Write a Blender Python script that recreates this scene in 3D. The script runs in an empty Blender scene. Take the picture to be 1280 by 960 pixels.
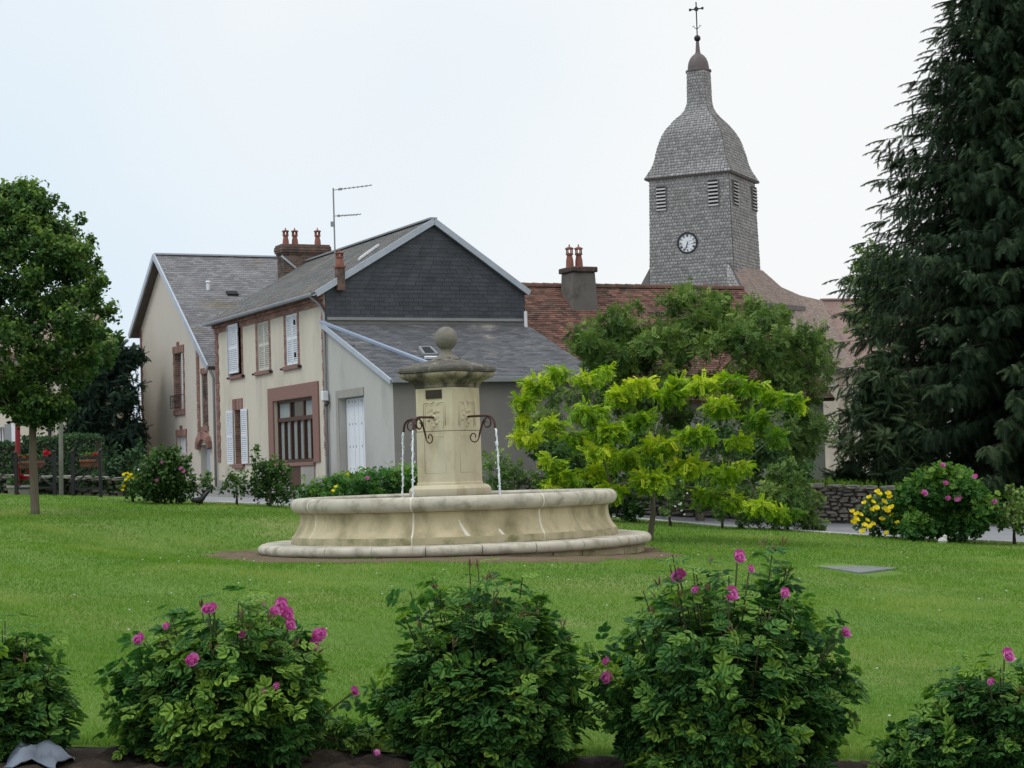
import bpy, math, random
import numpy as np
from mathutils import Vector
random.seed(7)
rng = np.random.default_rng(7)
SC = bpy.context.scene
COL = SC.collection
PI = math.pi
R = math.radians

# ------------------------------------------------------------------ camera
FPX, PITCH, ROLL, EYE = 2300.0, math.atan2(105, 2300), 0.0314, 1.6
CAM = np.array([0.0, 0.0, EYE])
_r0 = np.array([1., 0, 0]); _u0 = np.array([0, -math.sin(PITCH), math.cos(PITCH)])
_fw = np.array([0, math.cos(PITCH), math.sin(PITCH)])
_cr, _sr = math.cos(ROLL), math.sin(ROLL)
_R = _cr*_r0 - _sr*_u0; _U = _sr*_r0 + _cr*_u0
cd = bpy.data.cameras.new('camera'); cam = bpy.data.objects.new('camera', cd); COL.objects.link(cam)
from mathutils import Matrix
cam.matrix_world = Matrix(((_R[0], _U[0], -_fw[0], 0), (_R[1], _U[1], -_fw[1], 0), (_R[2], _U[2], -_fw[2], EYE), (0, 0, 0, 1)))
cd.sensor_width = 36; cd.lens = FPX/1280*36; cd.clip_end = 3000; cd.clip_start = 0.1
SC.camera = cam

# ------------------------------------------------------------------ sky and sun (overcast)
SUN_EL, SUN_AZ = R(52), R(-120)          # azimuth from +Y towards +X: behind the camera's left shoulder
W = bpy.data.worlds.new('World'); SC.world = W; W.use_nodes = True
nt = W.node_tree; nt.nodes.clear()
def wn(t, **k):
    n = nt.nodes.new(t)
    for a, b in k.items(): setattr(n, a, b)
    return n
sky = wn('ShaderNodeTexSky'); sky.sky_type = 'NISHITA'; sky.sun_disc = False
sky.sun_elevation = SUN_EL; sky.sun_rotation = SUN_AZ; sky.air_density = 1.0; sky.dust_density = 3.0
tc = wn('ShaderNodeTexCoord'); sep = wn('ShaderNodeSeparateXYZ'); nt.links.new(tc.outputs['Generated'], sep.inputs[0])
nz = wn('ShaderNodeTexNoise'); nz.inputs['Scale'].default_value = 2.2; nz.inputs['Detail'].default_value = 3; nz.inputs['Roughness'].default_value = .45
nt.links.new(tc.outputs['Generated'], nz.inputs['Vector'])
mx = wn('ShaderNodeMath', operation='MULTIPLY_ADD'); nt.links.new(sep.outputs['X'], mx.inputs[0]); mx.inputs[1].default_value = 1.1
nt.links.new(nz.outputs['Fac'], mx.inputs[2])
ramp = wn('ShaderNodeValToRGB'); nt.links.new(mx.outputs[0], ramp.inputs[0])
ramp.color_ramp.elements[0].position = .12; ramp.color_ramp.elements[0].color = (.78, .90, 1.0, 1)
ramp.color_ramp.elements[1].position = .50; ramp.color_ramp.elements[1].color = (.985, 1.0, 1.0, 1)
el = wn('ShaderNodeMapRange'); nt.links.new(sep.outputs['Z'], el.inputs[0])
el.inputs['From Min'].default_value = .28; el.inputs['From Max'].default_value = 1; el.inputs['To Min'].default_value = 1.0; el.inputs['To Max'].default_value = 1.75
cm = wn('ShaderNodeVectorMath', operation='SCALE'); nt.links.new(ramp.outputs[0], cm.inputs[0]); nt.links.new(el.outputs[0], cm.inputs['Scale'])
bgc = wn('ShaderNodeBackground'); nt.links.new(cm.outputs[0], bgc.inputs['Color']); bgc.inputs['Strength'].default_value = 1.0
bgs = wn('ShaderNodeBackground'); nt.links.new(sky.outputs[0], bgs.inputs['Color']); bgs.inputs['Strength'].default_value = .1
ms = wn('ShaderNodeMixShader'); ms.inputs[0].default_value = .93
nt.links.new(bgs.outputs[0], ms.inputs[1]); nt.links.new(bgc.outputs[0], ms.inputs[2])
wo = wn('ShaderNodeOutputWorld'); nt.links.new(ms.outputs[0], wo.inputs['Surface'])
sl = bpy.data.lights.new('sun', 'SUN'); sl.energy = 0.9; sl.angle = R(22); sl.color = (1, .97, .92)
so = bpy.data.objects.new('sun', sl); COL.objects.link(so)
_sd = Vector((math.sin(SUN_AZ)*math.cos(SUN_EL), math.cos(SUN_AZ)*math.cos(SUN_EL), math.sin(SUN_EL)))
so.rotation_euler = _sd.to_track_quat('Z', 'Y').to_euler(); so.location = (-30, -20, 60)
SC.view_settings.view_transform = 'Standard'; SC.view_settings.look = 'None'
SC.view_settings.exposure = 0.0; SC.view_settings.gamma = 1.0
SC.render.engine = 'CYCLES'; SC.cycles.max_bounces = 6; SC.cycles.transparent_max_bounces = 6

# ------------------------------------------------------------------ measuring helpers
def ray(px, py):
    d = _fw + ((px-640)*_R - (py-480)*_U)/FPX
    return d/d[1]
def at(px, py, Y): return CAM + ray(px, py)*Y
def gz(x, y):                                  # the lawn rises to the left and away, levelled round the fountain
    x = np.asarray(x, float); y = np.asarray(y, float)
    xs = 25*np.tanh(x/25); ys = np.where(y < 50, y, 50+18*np.tanh((y-50)/18))
    b = -.148 - .0705*xs + .0148*ys
    b = b + .03*np.sin(x*.55+1.3)*np.sin(y*.31) + .018*np.sin(x*1.3+.4)*np.sin(y*.8+2)
    r = np.hypot(x-FX, y-FY); t = np.clip((r-3.4)/4.0, 0, 1); t = t*t*(3-2*t)
    loc = .325 - .05*np.clip(x-FX-.4, 0, None) + .004*np.clip(FX-x, 0, None)
    return loc*(1-t) + b*t
FY = 30.0
FX = float(at(567.6, 625, FY)[0])
def proj(p):
    d = np.asarray(p, float)-CAM; z = d@_fw; return 640+FPX*(d@_R)/z, 480-FPX*(d@_U)/z
def on_ground(px, py):
    d = ray(px, py); Y = 30.
    for _ in range(60):
        g = float(gz(d[0]*Y, Y)); Y = Y*.5 + .5*((g-EYE)/d[2]) if d[2] < -1e-4 else 45
        Y = min(max(Y, 3), 90)
    return np.array([d[0]*Y, Y, float(gz(d[0]*Y, Y))])
class PF:                                       # a vertical plane: origin, horizontal direction, outward normal
    def __init__(s, o, u, n): s.o = np.array([o[0], o[1], 0.]); s.u = np.array([u[0], u[1], 0.]); s.n = np.array([n[0], n[1], 0.])
    def pt(s, u, z, o=0.): p = s.o + s.u*u + s.n*o; return np.array([p[0], p[1], z])
    def px(s, x, y):
        d = ray(x, y); k = (s.n @ (s.o-CAM))/(s.n @ d); p = CAM + d*k
        return float((p-s.o) @ s.u), float(p[2])
    def shift(s, o, u=0.): return PF(s.o + s.n*o + s.u*u, s.u, s.n)

# ------------------------------------------------------------------ materials
def mk(name, c1, c2, scale=3., rough=.85, bump=.0, bscale=None, c3=None, s3=1., t3=(.5, .7), rand=0., detail=6, metal=0., stretch=None, spec=.3, bdist=.02):
    m = bpy.data.materials.new(name); m.use_nodes = True; t = m.node_tree; N = t.nodes; L = t.links
    b = N['Principled BSDF']; b.inputs['Roughness'].default_value = rough; b.inputs['Metallic'].default_value = metal
    b.inputs['Specular IOR Level'].default_value = spec
    tc = N.new('ShaderNodeTexCoord'); vec = tc.outputs['Object']
    if stretch:
        mp = N.new('ShaderNodeMapping'); mp.inputs['Scale'].default_value = stretch; L.new(vec, mp.inputs[0]); vec = mp.outputs[0]
    def noise(s, d=detail):
        n = N.new('ShaderNodeTexNoise'); n.inputs['Scale'].default_value = s; n.inputs['Detail'].default_value = d; n.inputs['Roughness'].default_value = .62
        L.new(vec, n.inputs['Vector']); return n.outputs['Fac']
    def rampf(f, a, z):
        r = N.new('ShaderNodeMapRange'); r.inputs['From Min'].default_value = a; r.inputs['From Max'].default_value = z; L.new(f, r.inputs[0]); return r.outputs[0]
    def mix(f, a, bb):
        x = N.new('ShaderNodeMix'); x.data_type = 'RGBA'; L.new(f, x.inputs[0])
        for i, c in ((6, a), (7, bb)):
            if isinstance(c, tuple): x.inputs[i].default_value = (*c, 1)
            else: L.new(c, x.inputs[i])
        return x.outputs[2]
    col = mix(rampf(noise(scale), .3, .7), c1, c2)
    if c3: col = mix(rampf(noise(s3, 8), *t3), col, c3)
    if rand:
        g = N.new('ShaderNodeNewGeometry'); hs = N.new('ShaderNodeHueSaturation')
        r = N.new('ShaderNodeMapRange'); L.new(g.outputs['Random Per Island'], r.inputs[0]); r.inputs['To Min'].default_value = 1-rand; r.inputs['To Max'].default_value = 1+rand
        L.new(r.outputs[0], hs.inputs['Value']); L.new(col, hs.inputs['Color']); col = hs.outputs[0]
    L.new(col, b.inputs['Base Color'])
    if bump:
        bp = N.new('ShaderNodeBump'); bp.inputs['Strength'].default_value = bump; bp.inputs['Distance'].default_value = bdist
        L.new(noise(bscale or scale*6, 8), bp.inputs['Height']); L.new(bp.outputs[0], b.inputs['Normal'])
    return m
def leafmat(name, dark, mid, light, trans=.3, rough=.5, jit=.30):
    m = bpy.data.materials.new(name); m.use_nodes = True; t = m.node_tree; N = t.nodes; L = t.links
    b = N['Principled BSDF']; b.inputs['Roughness'].default_value = rough+.1; b.inputs['Specular IOR Level'].default_value = .22
    a = N.new('ShaderNodeAttribute'); a.attribute_name = 'tint'
    g = N.new('ShaderNodeNewGeometry')
    q = N.new('ShaderNodeMath'); q.operation = 'MULTIPLY_ADD'; L.new(g.outputs['Random Per Island'], q.inputs[0]); q.inputs[1].default_value = jit
    s = N.new('ShaderNodeMath'); s.operation = 'SUBTRACT'; L.new(a.outputs['Fac'], s.inputs[0]); s.inputs[1].default_value = jit/2
    L.new(s.outputs[0], q.inputs[2])
    r = N.new('ShaderNodeValToRGB'); L.new(q.outputs[0], r.inputs[0]); e = r.color_ramp.elements
    e[0].color = (*dark, 1); e[1].color = (*light, 1); x = e.new(.5); x.color = (*mid, 1)
    L.new(r.outputs[0], b.inputs['Base Color'])
    tr = N.new('ShaderNodeBsdfTranslucent'); hs = N.new('ShaderNodeHueSaturation'); hs.inputs['Saturation'].default_value = 1.1; hs.inputs['Value'].default_value = 1.25
    L.new(r.outputs[0], hs.inputs['Color']); L.new(hs.outputs[0], tr.inputs['Color'])
    mixs = N.new('ShaderNodeMixShader'); mixs.inputs[0].default_value = trans
    L.new(b.outputs[0], mixs.inputs[1]); L.new(tr.outputs[0], mixs.inputs[2]); L.new(mixs.outputs[0], N['Material Output'].inputs['Surface'])
    return m
def plain(name, c, rough=.5, metal=0., spec=.4):
    c2 = tuple(v*.8 for v in c)
    return mk(name, c, c2, 9., rough, metal=metal, spec=spec)
M = {}
M['cream'] = mk('cream_render', (.585, .53, .435), (.535, .485, .395), .8, .95, .25, 60, c3=(.40, .36, .30), s3=.75, t3=(.47, .72), bdist=.004, stretch=(1, 1, .28))
M['cream_grey'] = mk('warm_grey_render', (.54, .49, .42), (.49, .445, .38), .7, .95, .25, 60, c3=(.45, .41, .355), s3=.7, t3=(.5, .76), bdist=.004, stretch=(1, 1, .3))
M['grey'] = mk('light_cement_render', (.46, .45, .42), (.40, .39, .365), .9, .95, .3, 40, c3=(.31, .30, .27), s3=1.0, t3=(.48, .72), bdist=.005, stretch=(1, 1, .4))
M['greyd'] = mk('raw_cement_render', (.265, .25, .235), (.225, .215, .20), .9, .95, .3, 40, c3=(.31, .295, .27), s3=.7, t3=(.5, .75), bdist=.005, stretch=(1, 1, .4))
M['cement'] = mk('cement_trim', (.34, .32, .29), (.28, .265, .24), 2, .95, .2, 40, bdist=.004)
M['brick'] = mk('red_brick', (.29, .155, .125), (.20, .115, .098), 14, .9, .3, 60, rand=.35, bdist=.004)
M['brickdk'] = mk('sooty_brick', (.17, .105, .082), (.10, .072, .062), 5, .92, .4, 50, c3=(.05, .045, .04), s3=2.5, t3=(.45, .65), rand=.4, bdist=.006)
M['pinkstone'] = mk('red_granite_lintel', (.27, .15, .125), (.19, .11, .092), 30, .9, .2, 60, bdist=.003)
M['mortar'] = mk('lime_mortar', (.40, .34, .29), (.34, .29, .25), 12, .95)
M['slate'] = mk('roof_slate', (.155, .155, .16), (.11, .112, .12), 2.5, .7, .2, 40, c3=(.18, .155, .115), s3=.9, t3=(.5, .72), rand=.22, bdist=.003)
M['slate_lichen'] = mk('lichened_slate', (.135, .138, .148), (.09, .093, .102), 2.2, .75, .2, 40, c3=(.27, .26, .24), s3=.8, t3=(.57, .70), rand=.25, bdist=.003)
M['slate_old'] = mk('old_mossy_slate', (.145, .142, .138), (.10, .10, .10), 1.3, .8, .25, 40, c3=(.18, .155, .12), s3=.6, t3=(.48, .72), rand=.22, bdist=.004)
M['slate_left'] = mk('weathered_slate', (.20, .197, .205), (.15, .148, .155), 1.6, .8, .25, 40, c3=(.15, .125, .085), s3=.45, t3=(.54, .72), rand=.22, bdist=.004)
M['slate_gable'] = mk('dark_hung_slate', (.063, .070, .082), (.048, .054, .064), 2, .55, .1, 40, c3=(.035, .033, .033), s3=.8, t3=(.6, .72), rand=.2, bdist=.002)
M['tile'] = mk('red_plain_tile', (.185, .092, .068), (.115, .063, .05), 3, .92, .3, 60, c3=(.06, .048, .038), s3=1.1, t3=(.48, .66), rand=.45, bdist=.005)
M['tilepink'] = mk('faded_tile', (.285, .225, .195), (.24, .19, .165), 2, .92, .2, 40, c3=(.23, .185, .16), s3=.4, t3=(.5, .7), rand=.16, bdist=.004)
M['tilered'] = mk('newer_tile', (.275, .19, .165), (.23, .16, .14), 2, .92, .2, 40, rand=.16, bdist=.004)
M['shingle'] = mk('silver_chestnut_shingle', (.44, .43, .43), (.37, .36, .36), 2.2, .85, .2, 40, c3=(.32, .305, .295), s3=.4, t3=(.5, .78), rand=.2, bdist=.005)
M['shingle_dk'] = mk('shingle_backing', (.16, .155, .15), (.13, .127, .125), 2, .9)
M['leadcap'] = mk('weathered_metal_cap', (.13, .105, .10), (.10, .085, .085), 3, .55)
M['zinc'] = mk('zinc', (.44, .48, .54), (.36, .40, .46), 3, .45, metal=.25)
M['zincd'] = mk('weathered_zinc', (.28, .29, .30), (.22, .23, .24), 3, .6)
M['white'] = mk('white_paint', (.72, .74, .78), (.66, .68, .72), 5, .5)
M['offwhite'] = mk('chalky_cream_paint', (.56, .54, .49), (.50, .48, .43), 5, .6)
M['black'] = plain('black_metal', (.012, .012, .014), .5)
M['dark'] = plain('dark_opening', (.015, .015, .017), .8)
M['brown'] = mk('brown_joinery', (.085, .040, .024), (.06, .03, .02), 8, .5)
M['glass'] = mk('window_glass', (.05, .055, .06), (.035, .04, .045), 2, .08, spec=.6)
M['curtain'] = mk('net_curtain', (.34, .37, .36), (.24, .27, .265), 9, .9, stretch=(3, 3, .6))
M['terra'] = mk('terracotta', (.28, .115, .085), (.20, .08, .06), 6, .85, rand=.15)
M['stone'] = mk('cream_limestone', (.53, .455, .30), (.40, .335, .21), 2.2, .9, .5, 28, c3=(.20, .18, .10), s3=2.1, t3=(.45, .70), bdist=.008, stretch=(1, 1, .6))
M['pillarstone'] = mk('pale_yellow_limestone', (.60, .54, .39), (.49, .425, .285), 1.8, .9, .4, 30, c3=(.38, .31, .185), s3=2.2, t3=(.5, .72), bdist=.006, stretch=(1, 1, .45))
M['rimstone'] = mk('weathered_limestone', (.52, .48, .395), (.40, .37, .305), 2.4, .9, .5, 30, c3=(.20, .185, .135), s3=4.2, t3=(.47, .74), bdist=.008)
M['capstone'] = mk('lichened_cap_stone', (.13, .12, .102), (.075, .07, .06), 5, .95, .7, 18, c3=(.29, .265, .215), s3=6, t3=(.53, .68), bdist=.02)
M['ballstone'] = mk('grey_ball_stone', (.23, .21, .175), (.155, .143, .12), 5, .92, .4, 25, c3=(.11, .10, .08), s3=4, t3=(.5, .7), bdist=.008)
M['corn'] = mk('stained_limestone', (.37, .315, .215), (.27, .23, .16), 3, .92, .4, 28, c3=(.07, .064, .05), s3=3.0, t3=(.42, .6), bdist=.01, stretch=(1, 1, .4))
M['moss'] = mk('mossy_stone', (.42, .36, .25), (.26, .235, .13), 3.5, .95, .5, 30, c3=(.15, .15, .065), s3=4, t3=(.5, .7), bdist=.01)
M['joint'] = mk('pale_joint_mortar', (.70, .66, .56), (.58, .54, .45), 9, .9, .4, 30, bdist=.006)
M['rustpipe'] = mk('rust_brown_iron', (.085, .035, .026), (.05, .024, .02), 22, .6)
M['waterjet'] = mk('falling_water', (.86, .89, .92), (.74, .79, .84), 40, .08, spec=.7)
M['rubble'] = mk('rubble_stone', (.25, .23, .205), (.16, .148, .132), 5, .95, .6, 20, c3=(.34, .315, .275), s3=3, t3=(.55, .72), rand=.4, bdist=.02)
M['rubblemortar'] = mk('earth_mortar', (.16, .145, .122), (.11, .10, .085), 6, .95, .5, 20)
M['asphalt'] = mk('road_asphalt', (.25, .255, .27), (.21, .215, .225), 1.2, .9, .3, 90, bdist=.004)
M['kerb'] = mk('pale_kerb', (.55, .54, .51), (.46, .45, .42), 3, .9, .2, 40, bdist=.004)
M['bark'] = mk('grey_bark', (.14, .115, .085), (.085, .07, .052), 9, .95, .6, 26, c3=(.16, .15, .11), s3=3, stretch=(1, 1, .25), bdist=.02)
M['barkdk'] = mk('dark_bark', (.045, .034, .025), (.028, .022, .017), 9, .95, .5, 26, stretch=(1, 1, .3), bdist=.02)
M['stem'] = mk('rose_stem', (.07, .06, .03), (.045, .04, .024), 12, .8)
M['gstem'] = mk('green_stem', (.09, .115, .035), (.07, .08, .03), 12, .8)
M['soil'] = mk('bed_soil', (.055, .038, .026), (.028, .020, .015), 7, 1., .9, 22, c3=(.085, .06, .042), s3=9, t3=(.55, .7), bdist=.05)
M['dirt'] = mk('dry_earth', (.17, .115, .075), (.105, .073, .048), 4, 1., .8, 24, c3=(.10, .12, .035), s3=1.6, t3=(.56, .66), bdist=.03)
M['red_paint'] = mk('dark_red_paint', (.24, .018, .026), (.18, .015, .02), 4, .4)
M['pole'] = mk('grey_green_pole', (.20, .21, .18), (.15, .16, .135), 7, .8)
M['pink'] = leafmat('pink_petal', (.42, .045, .22), (.62, .14, .42), (.74, .32, .60), .25, .6, .5)
M['yellow'] = leafmat('yellow_petal', (.66, .52, .012), (.82, .70, .025), (.88, .80, .10), .2, .6, .5)
M['redfl'] = leafmat('red_petal', (.40, .01, .02), (.55, .03, .05), (.62, .10, .14), .2, .6, .5)
M['whitefl'] = leafmat('white_petal', (.6, .6, .58), (.75, .75, .72), (.8, .8, .78), .2, .6, .3)
M['L_rose'] = leafmat('rose_leaf', (.024, .078, .021), (.068, .190, .042), (.24, .40, .06), .34, .5, .22)
M['L_shrub'] = leafmat('shrub_leaf', (.024, .060, .015), (.056, .125, .027), (.14, .23, .05), .25, .5)
M['L_lime'] = leafmat('lime_leaf', (.020, .056, .015), (.058, .132, .030), (.22, .33, .065), .3, .5)
M['L_gold'] = leafmat('golden_leaf', (.06, .16, .014), (.225, .40, .022), (.62, .70, .045), .3, .5)
M['L_tree'] = leafmat('ash_leaf', (.038, .088, .020), (.105, .19, .042), (.23, .32, .075), .25, .5)
M['L_spruce'] = leafmat('spruce_needle', (.011, .026, .012), (.028, .056, .024), (.075, .11, .045), .05, .65)
M['L_cyp'] = leafmat('cypress_needle', (.011, .027, .018), (.018, .042, .026), (.035, .068, .036), .06, .7)
M['L_hedge'] = leafmat('hedge_leaf', (.018, .048, .020), (.036, .085, .032), (.085, .15, .045), .2, .55)
M['L_grass'] = leafmat('grass_blade', (.064, .152, .015), (.120, .250, .028), (.28, .34, .085), .35, .6, .3)
def lawnmat():
    m = mk('lawn_turf', (.085, .165, .02), (.12, .21, .03), .5, 1., .7, 60, c3=(.19, .22, .065), s3=.35, t3=(.5, .68), bdist=.03)
    return m
M['lawn'] = lawnmat()

# ------------------------------------------------------------------ object helpers
ROOT = {}
def props(o, label=None, cat=None, group=None, kind=None):
    if label: o['label'] = label
    if cat: o['category'] = cat
    if group: o['group'] = group
    if kind: o['kind'] = kind
    return o
def thing(name, label, cat, loc, group=None):
    o = bpy.data.objects.new(name, None); COL.objects.link(o); o.location = [float(v) for v in loc]; o.empty_display_size = .2
    ROOT[o.name] = np.array(loc, float); return props(o, label, cat, group)
def mesh_np(name, V, F, mat, parent=None, smooth=False, tint=None, loc=None, kind=None, label=None):
    """one mesh object from arrays: V (n,3) world points, F (m,k) faces of equal size"""
    base = ROOT[parent.name] if parent else (np.array(loc, float) if loc is not None else np.zeros(3))
    V = np.asarray(V, np.float64) - base; F = np.asarray(F, np.int32); k = F.shape[1]
    me = bpy.data.meshes.new(name); me.vertices.add(len(V)); me.vertices.foreach_set('co', V.astype(np.float32).ravel())
    me.loops.add(F.size); me.loops.foreach_set('vertex_index', F.ravel())
    me.polygons.add(len(F)); me.polygons.foreach_set('loop_start', np.arange(0, F.size, k, dtype=np.int32))
    if smooth: me.polygons.foreach_set('use_smooth', np.ones(len(F), bool))
    me.update(calc_edges=True)
    if tint is not None:
        a = me.attributes.new('tint', 'FLOAT', 'POINT'); a.data.foreach_set('value', np.asarray(tint, np.float32))
    return link(name, me, mat, parent, loc, kind, label)
def link(name, me, mat, parent=None, loc=None, kind=None, label=None):
    if mat: me.materials.append(mat)
    o = bpy.data.objects.new(name, me); COL.objects.link(o)
    if parent: o.parent = parent; ROOT[o.name] = ROOT[parent.name]
    elif loc is not None: o.location = [float(v) for v in loc]; ROOT[o.name] = np.array(loc, float)
    else: ROOT[o.name] = np.zeros(3)
    return props(o, label=label, kind=kind)
class MB:
    def __init__(s): s.v = []; s.f = []
    def poly(s, *p):
        n = len(s.v); s.v.extend([tuple(q) for q in p]); s.f.append(list(range(n, n+len(p))))
    def box(s, c, ax, ay, az):                      # centre and three half-axis vectors
        c, ax, ay, az = (np.asarray(q, float) for q in (c, ax, ay, az)); n = len(s.v)
        for i in (-1, 1):
            for j in (-1, 1):
                for k in (-1, 1): s.v.append(tuple(c+i*ax+j*ay+k*az))
        for q in ((0, 1, 3, 2), (4, 6, 7, 5), (0, 4, 5, 1), (2, 3, 7, 6), (0, 2, 6, 4), (1, 5, 7, 3)): s.f.append([n+a for a in q])
    def pbox(s, pf, u0, u1, z0, z1, o0, o1):
        c = pf.pt((u0+u1)/2, (z0+z1)/2, (o0+o1)/2)
        s.box(c, pf.u*(u1-u0)/2, pf.n*(o1-o0)/2, np.array([0, 0, (z1-z0)/2]))
    def bar(s, a, b, w, h, up=(0, 0, 1)):
        a, b = np.asarray(a, float), np.asarray(b, float); d = b-a; l = np.linalg.norm(d); d = d/l
        x = np.cross(d, np.asarray(up, float)); x = x/np.linalg.norm(x); y = np.cross(x, d)
        s.box((a+b)/2, d*l/2, x*w/2, y*h/2)
    def tube(s, pts, rad, n=6, cap=True):
        pts = [np.asarray(p, float) for p in pts]; rad = rad if hasattr(rad, '__len__') else [rad]*len(pts)
        b0 = len(s.v); ref = None
        for i, p in enumerate(pts):
            d = pts[min(i+1, len(pts)-1)]-pts[max(i-1, 0)]; d = d/(np.linalg.norm(d)+1e-9)
            if ref is None: ref = np.array([1., 0, 0]) if abs(d[0]) < .8 else np.array([0, 1., 0])
            x = ref - d*(ref@d); x = x/(np.linalg.norm(x)+1e-9); y = np.cross(d, x); ref = x
            for k in range(n):
                a = 2*PI*k/n; s.v.append(tuple(p+rad[i]*(x*math.cos(a)+y*math.sin(a))))
        for i in range(len(pts)-1):
            for k in range(n):
                a = b0+i*n+k; b = b0+i*n+(k+1) % n; s.f.append([a, b, b+n, a+n])
        if cap: s.f.append([b0+k for k in range(n)][::-1]); s.f.append([b0+(len(pts)-1)*n+k for k in range(n)])
    def lathe(s, c, prof, n=32, a0=0., a1=2*PI, closed=False):   # prof (r,z); angle measured from -Y towards +X
        full = abs(a1-a0-2*PI) < 1e-6; m = n if full else n+1; b0 = len(s.v); k = len(prof)
        for i in range(m):
            a = a0+(a1-a0)*i/n
            for r, z in prof: s.v.append((c[0]+r*math.sin(a), c[1]-r*math.cos(a), c[2]+z))
        for i in range(n):
            i2 = (i+1) % m
            for j in range(k if closed else k-1):
                j2 = (j+1) % k; s.f.append([b0+i*k+j, b0+i2*k+j, b0+i2*k+j2, b0+i*k+j2])
        if not full and closed:
            s.f.append([b0+j for j in range(k)][::-1]); s.f.append([b0+n*k+j for j in range(k)])
    def sphere(s, c, r, n=16, sq=(1, 1, 1)):
        b = len(s.v); m = n//2
        for i in range(m+1):
            t = PI*i/m
            for k in range(n):
                a = 2*PI*k/n; s.v.append((c[0]+r*sq[0]*math.sin(t)*math.cos(a), c[1]+r*sq[1]*math.sin(t)*math.sin(a), c[2]+r*sq[2]*math.cos(t)))
        for i in range(m):
            for k in range(n): s.f.append([b+i*n+k, b+(i+1)*n+k, b+(i+1)*n+(k+1) % n, b+i*n+(k+1) % n])
    def sqloft(s, c, e1, e2, rings, cap=True):      # square/superellipse rings: (half1, half2, z, list of (x,y) unit shape)
        b = len(s.v); n = len(rings[0][3])
        for h1, h2, z, sh in rings:
            for x, y in sh: s.v.append((c[0]+e1[0]*h1*x+e2[0]*h2*y, c[1]+e1[1]*h1*x+e2[1]*h2*y, z))
        for i in range(len(rings)-1):
            for k in range(n): s.f.append([b+i*n+k, b+i*n+(k+1) % n, b+(i+1)*n+(k+1) % n, b+(i+1)*n+k])
        if cap: s.f.append([b+k for k in range(n)][::-1]); s.f.append([b+(len(rings)-1)*n+k for k in range(n)])
    def build(s, name, mat, parent=None, smooth=False, loc=None, kind=None, label=None, bevel=0., auto=None, fixn=True):
        base = ROOT[parent.name] if parent else (np.array(loc, float) if loc is not None else np.zeros(3))
        me = bpy.data.meshes.new(name)
        me.from_pydata([tuple(np.asarray(q, float)-base) for q in s.v], [], s.f); me.update()
        if fixn:
            import bmesh
            bm = bmesh.new(); bm.from_mesh(me)
            bmesh.ops.remove_doubles(bm, verts=bm.verts, dist=1e-5) if smooth else None
            bmesh.ops.recalc_face_normals(bm, faces=bm.faces); bm.to_mesh(me); bm.free()
        if smooth:
            me.polygons.foreach_set('use_smooth', np.ones(len(me.polygons), bool))
            if auto: me.set_sharp_from_angle(angle=R(auto))
        o = link(name, me, mat, parent, loc, kind, label)
        if bevel:
            bv = o.modifiers.new('bevel', 'BEVEL'); bv.width = bevel; bv.segments = 2; bv.limit_method = 'ANGLE'
        return o
def unit(v): v = np.asarray(v, float); return v/np.linalg.norm(v)

def wall(mb, pf, us, zb, top, holes, depth=.22):
    """front face of a wall in plane pf from us[0] to us[-1], sloping tops at breakpoints, holes (u0,u1,z0,z1) with reveals"""
    cuts = sorted(set([round(u, 4) for u in us]+[round(q, 4) for h in holes for q in h[:2]]))
    for a, b in zip(cuts[:-1], cuts[1:]):
        hs = sorted([h for h in holes if h[0] <= a+1e-3 and h[1] >= b-1e-3], key=lambda h: h[2]); z = zb
        for h in hs:
            mb.poly(pf.pt(a, z), pf.pt(b, z), pf.pt(b, h[2]), pf.pt(a, h[2])); z = h[3]
        mb.poly(pf.pt(a, z), pf.pt(b, z), pf.pt(b, top(b)), pf.pt(a, top(a)))
    for u0, u1, z0, z1 in holes:
        for (a, za), (b, zb_) in (((u0, z0), (u1, z0)), ((u1, z0), (u1, z1)), ((u1, z1), (u0, z1)), ((u0, z1), (u0, z0))):
            mb.poly(pf.pt(a, za), pf.pt(b, zb_), pf.pt(b, zb_, -depth), pf.pt(a, za, -depth))
def bricks(pf, u0, u1, z0, z1, o=.02, bl=.22, bh=.062, jag=0., side=0):
    """brick courses in joined geometry; jag gives toothed quoin edges"""
    mb = MB(); n = max(1, int(round((z1-z0)/(bh+.012)))); h = (z1-z0)/n
    for i in range(n):
        za = z0+i*h+.006; zc = z0+(i+1)*h-.006; a, b = u0, u1
        if jag and (i//3) % 2: a, b = (u0-jag if side <= 0 else u0), (u1+jag if side >= 0 else u1)
        x = a - (bl/2 if i % 2 else 0)
        while x < b-.01:
            p, q = max(x, a)+.006, min(x+bl, b)-.006
            if q-p > .02: mb.pbox(pf, p, q, za, zc, -.03, o+random.uniform(-.004, .004))
            x += bl
    return mb
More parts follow.
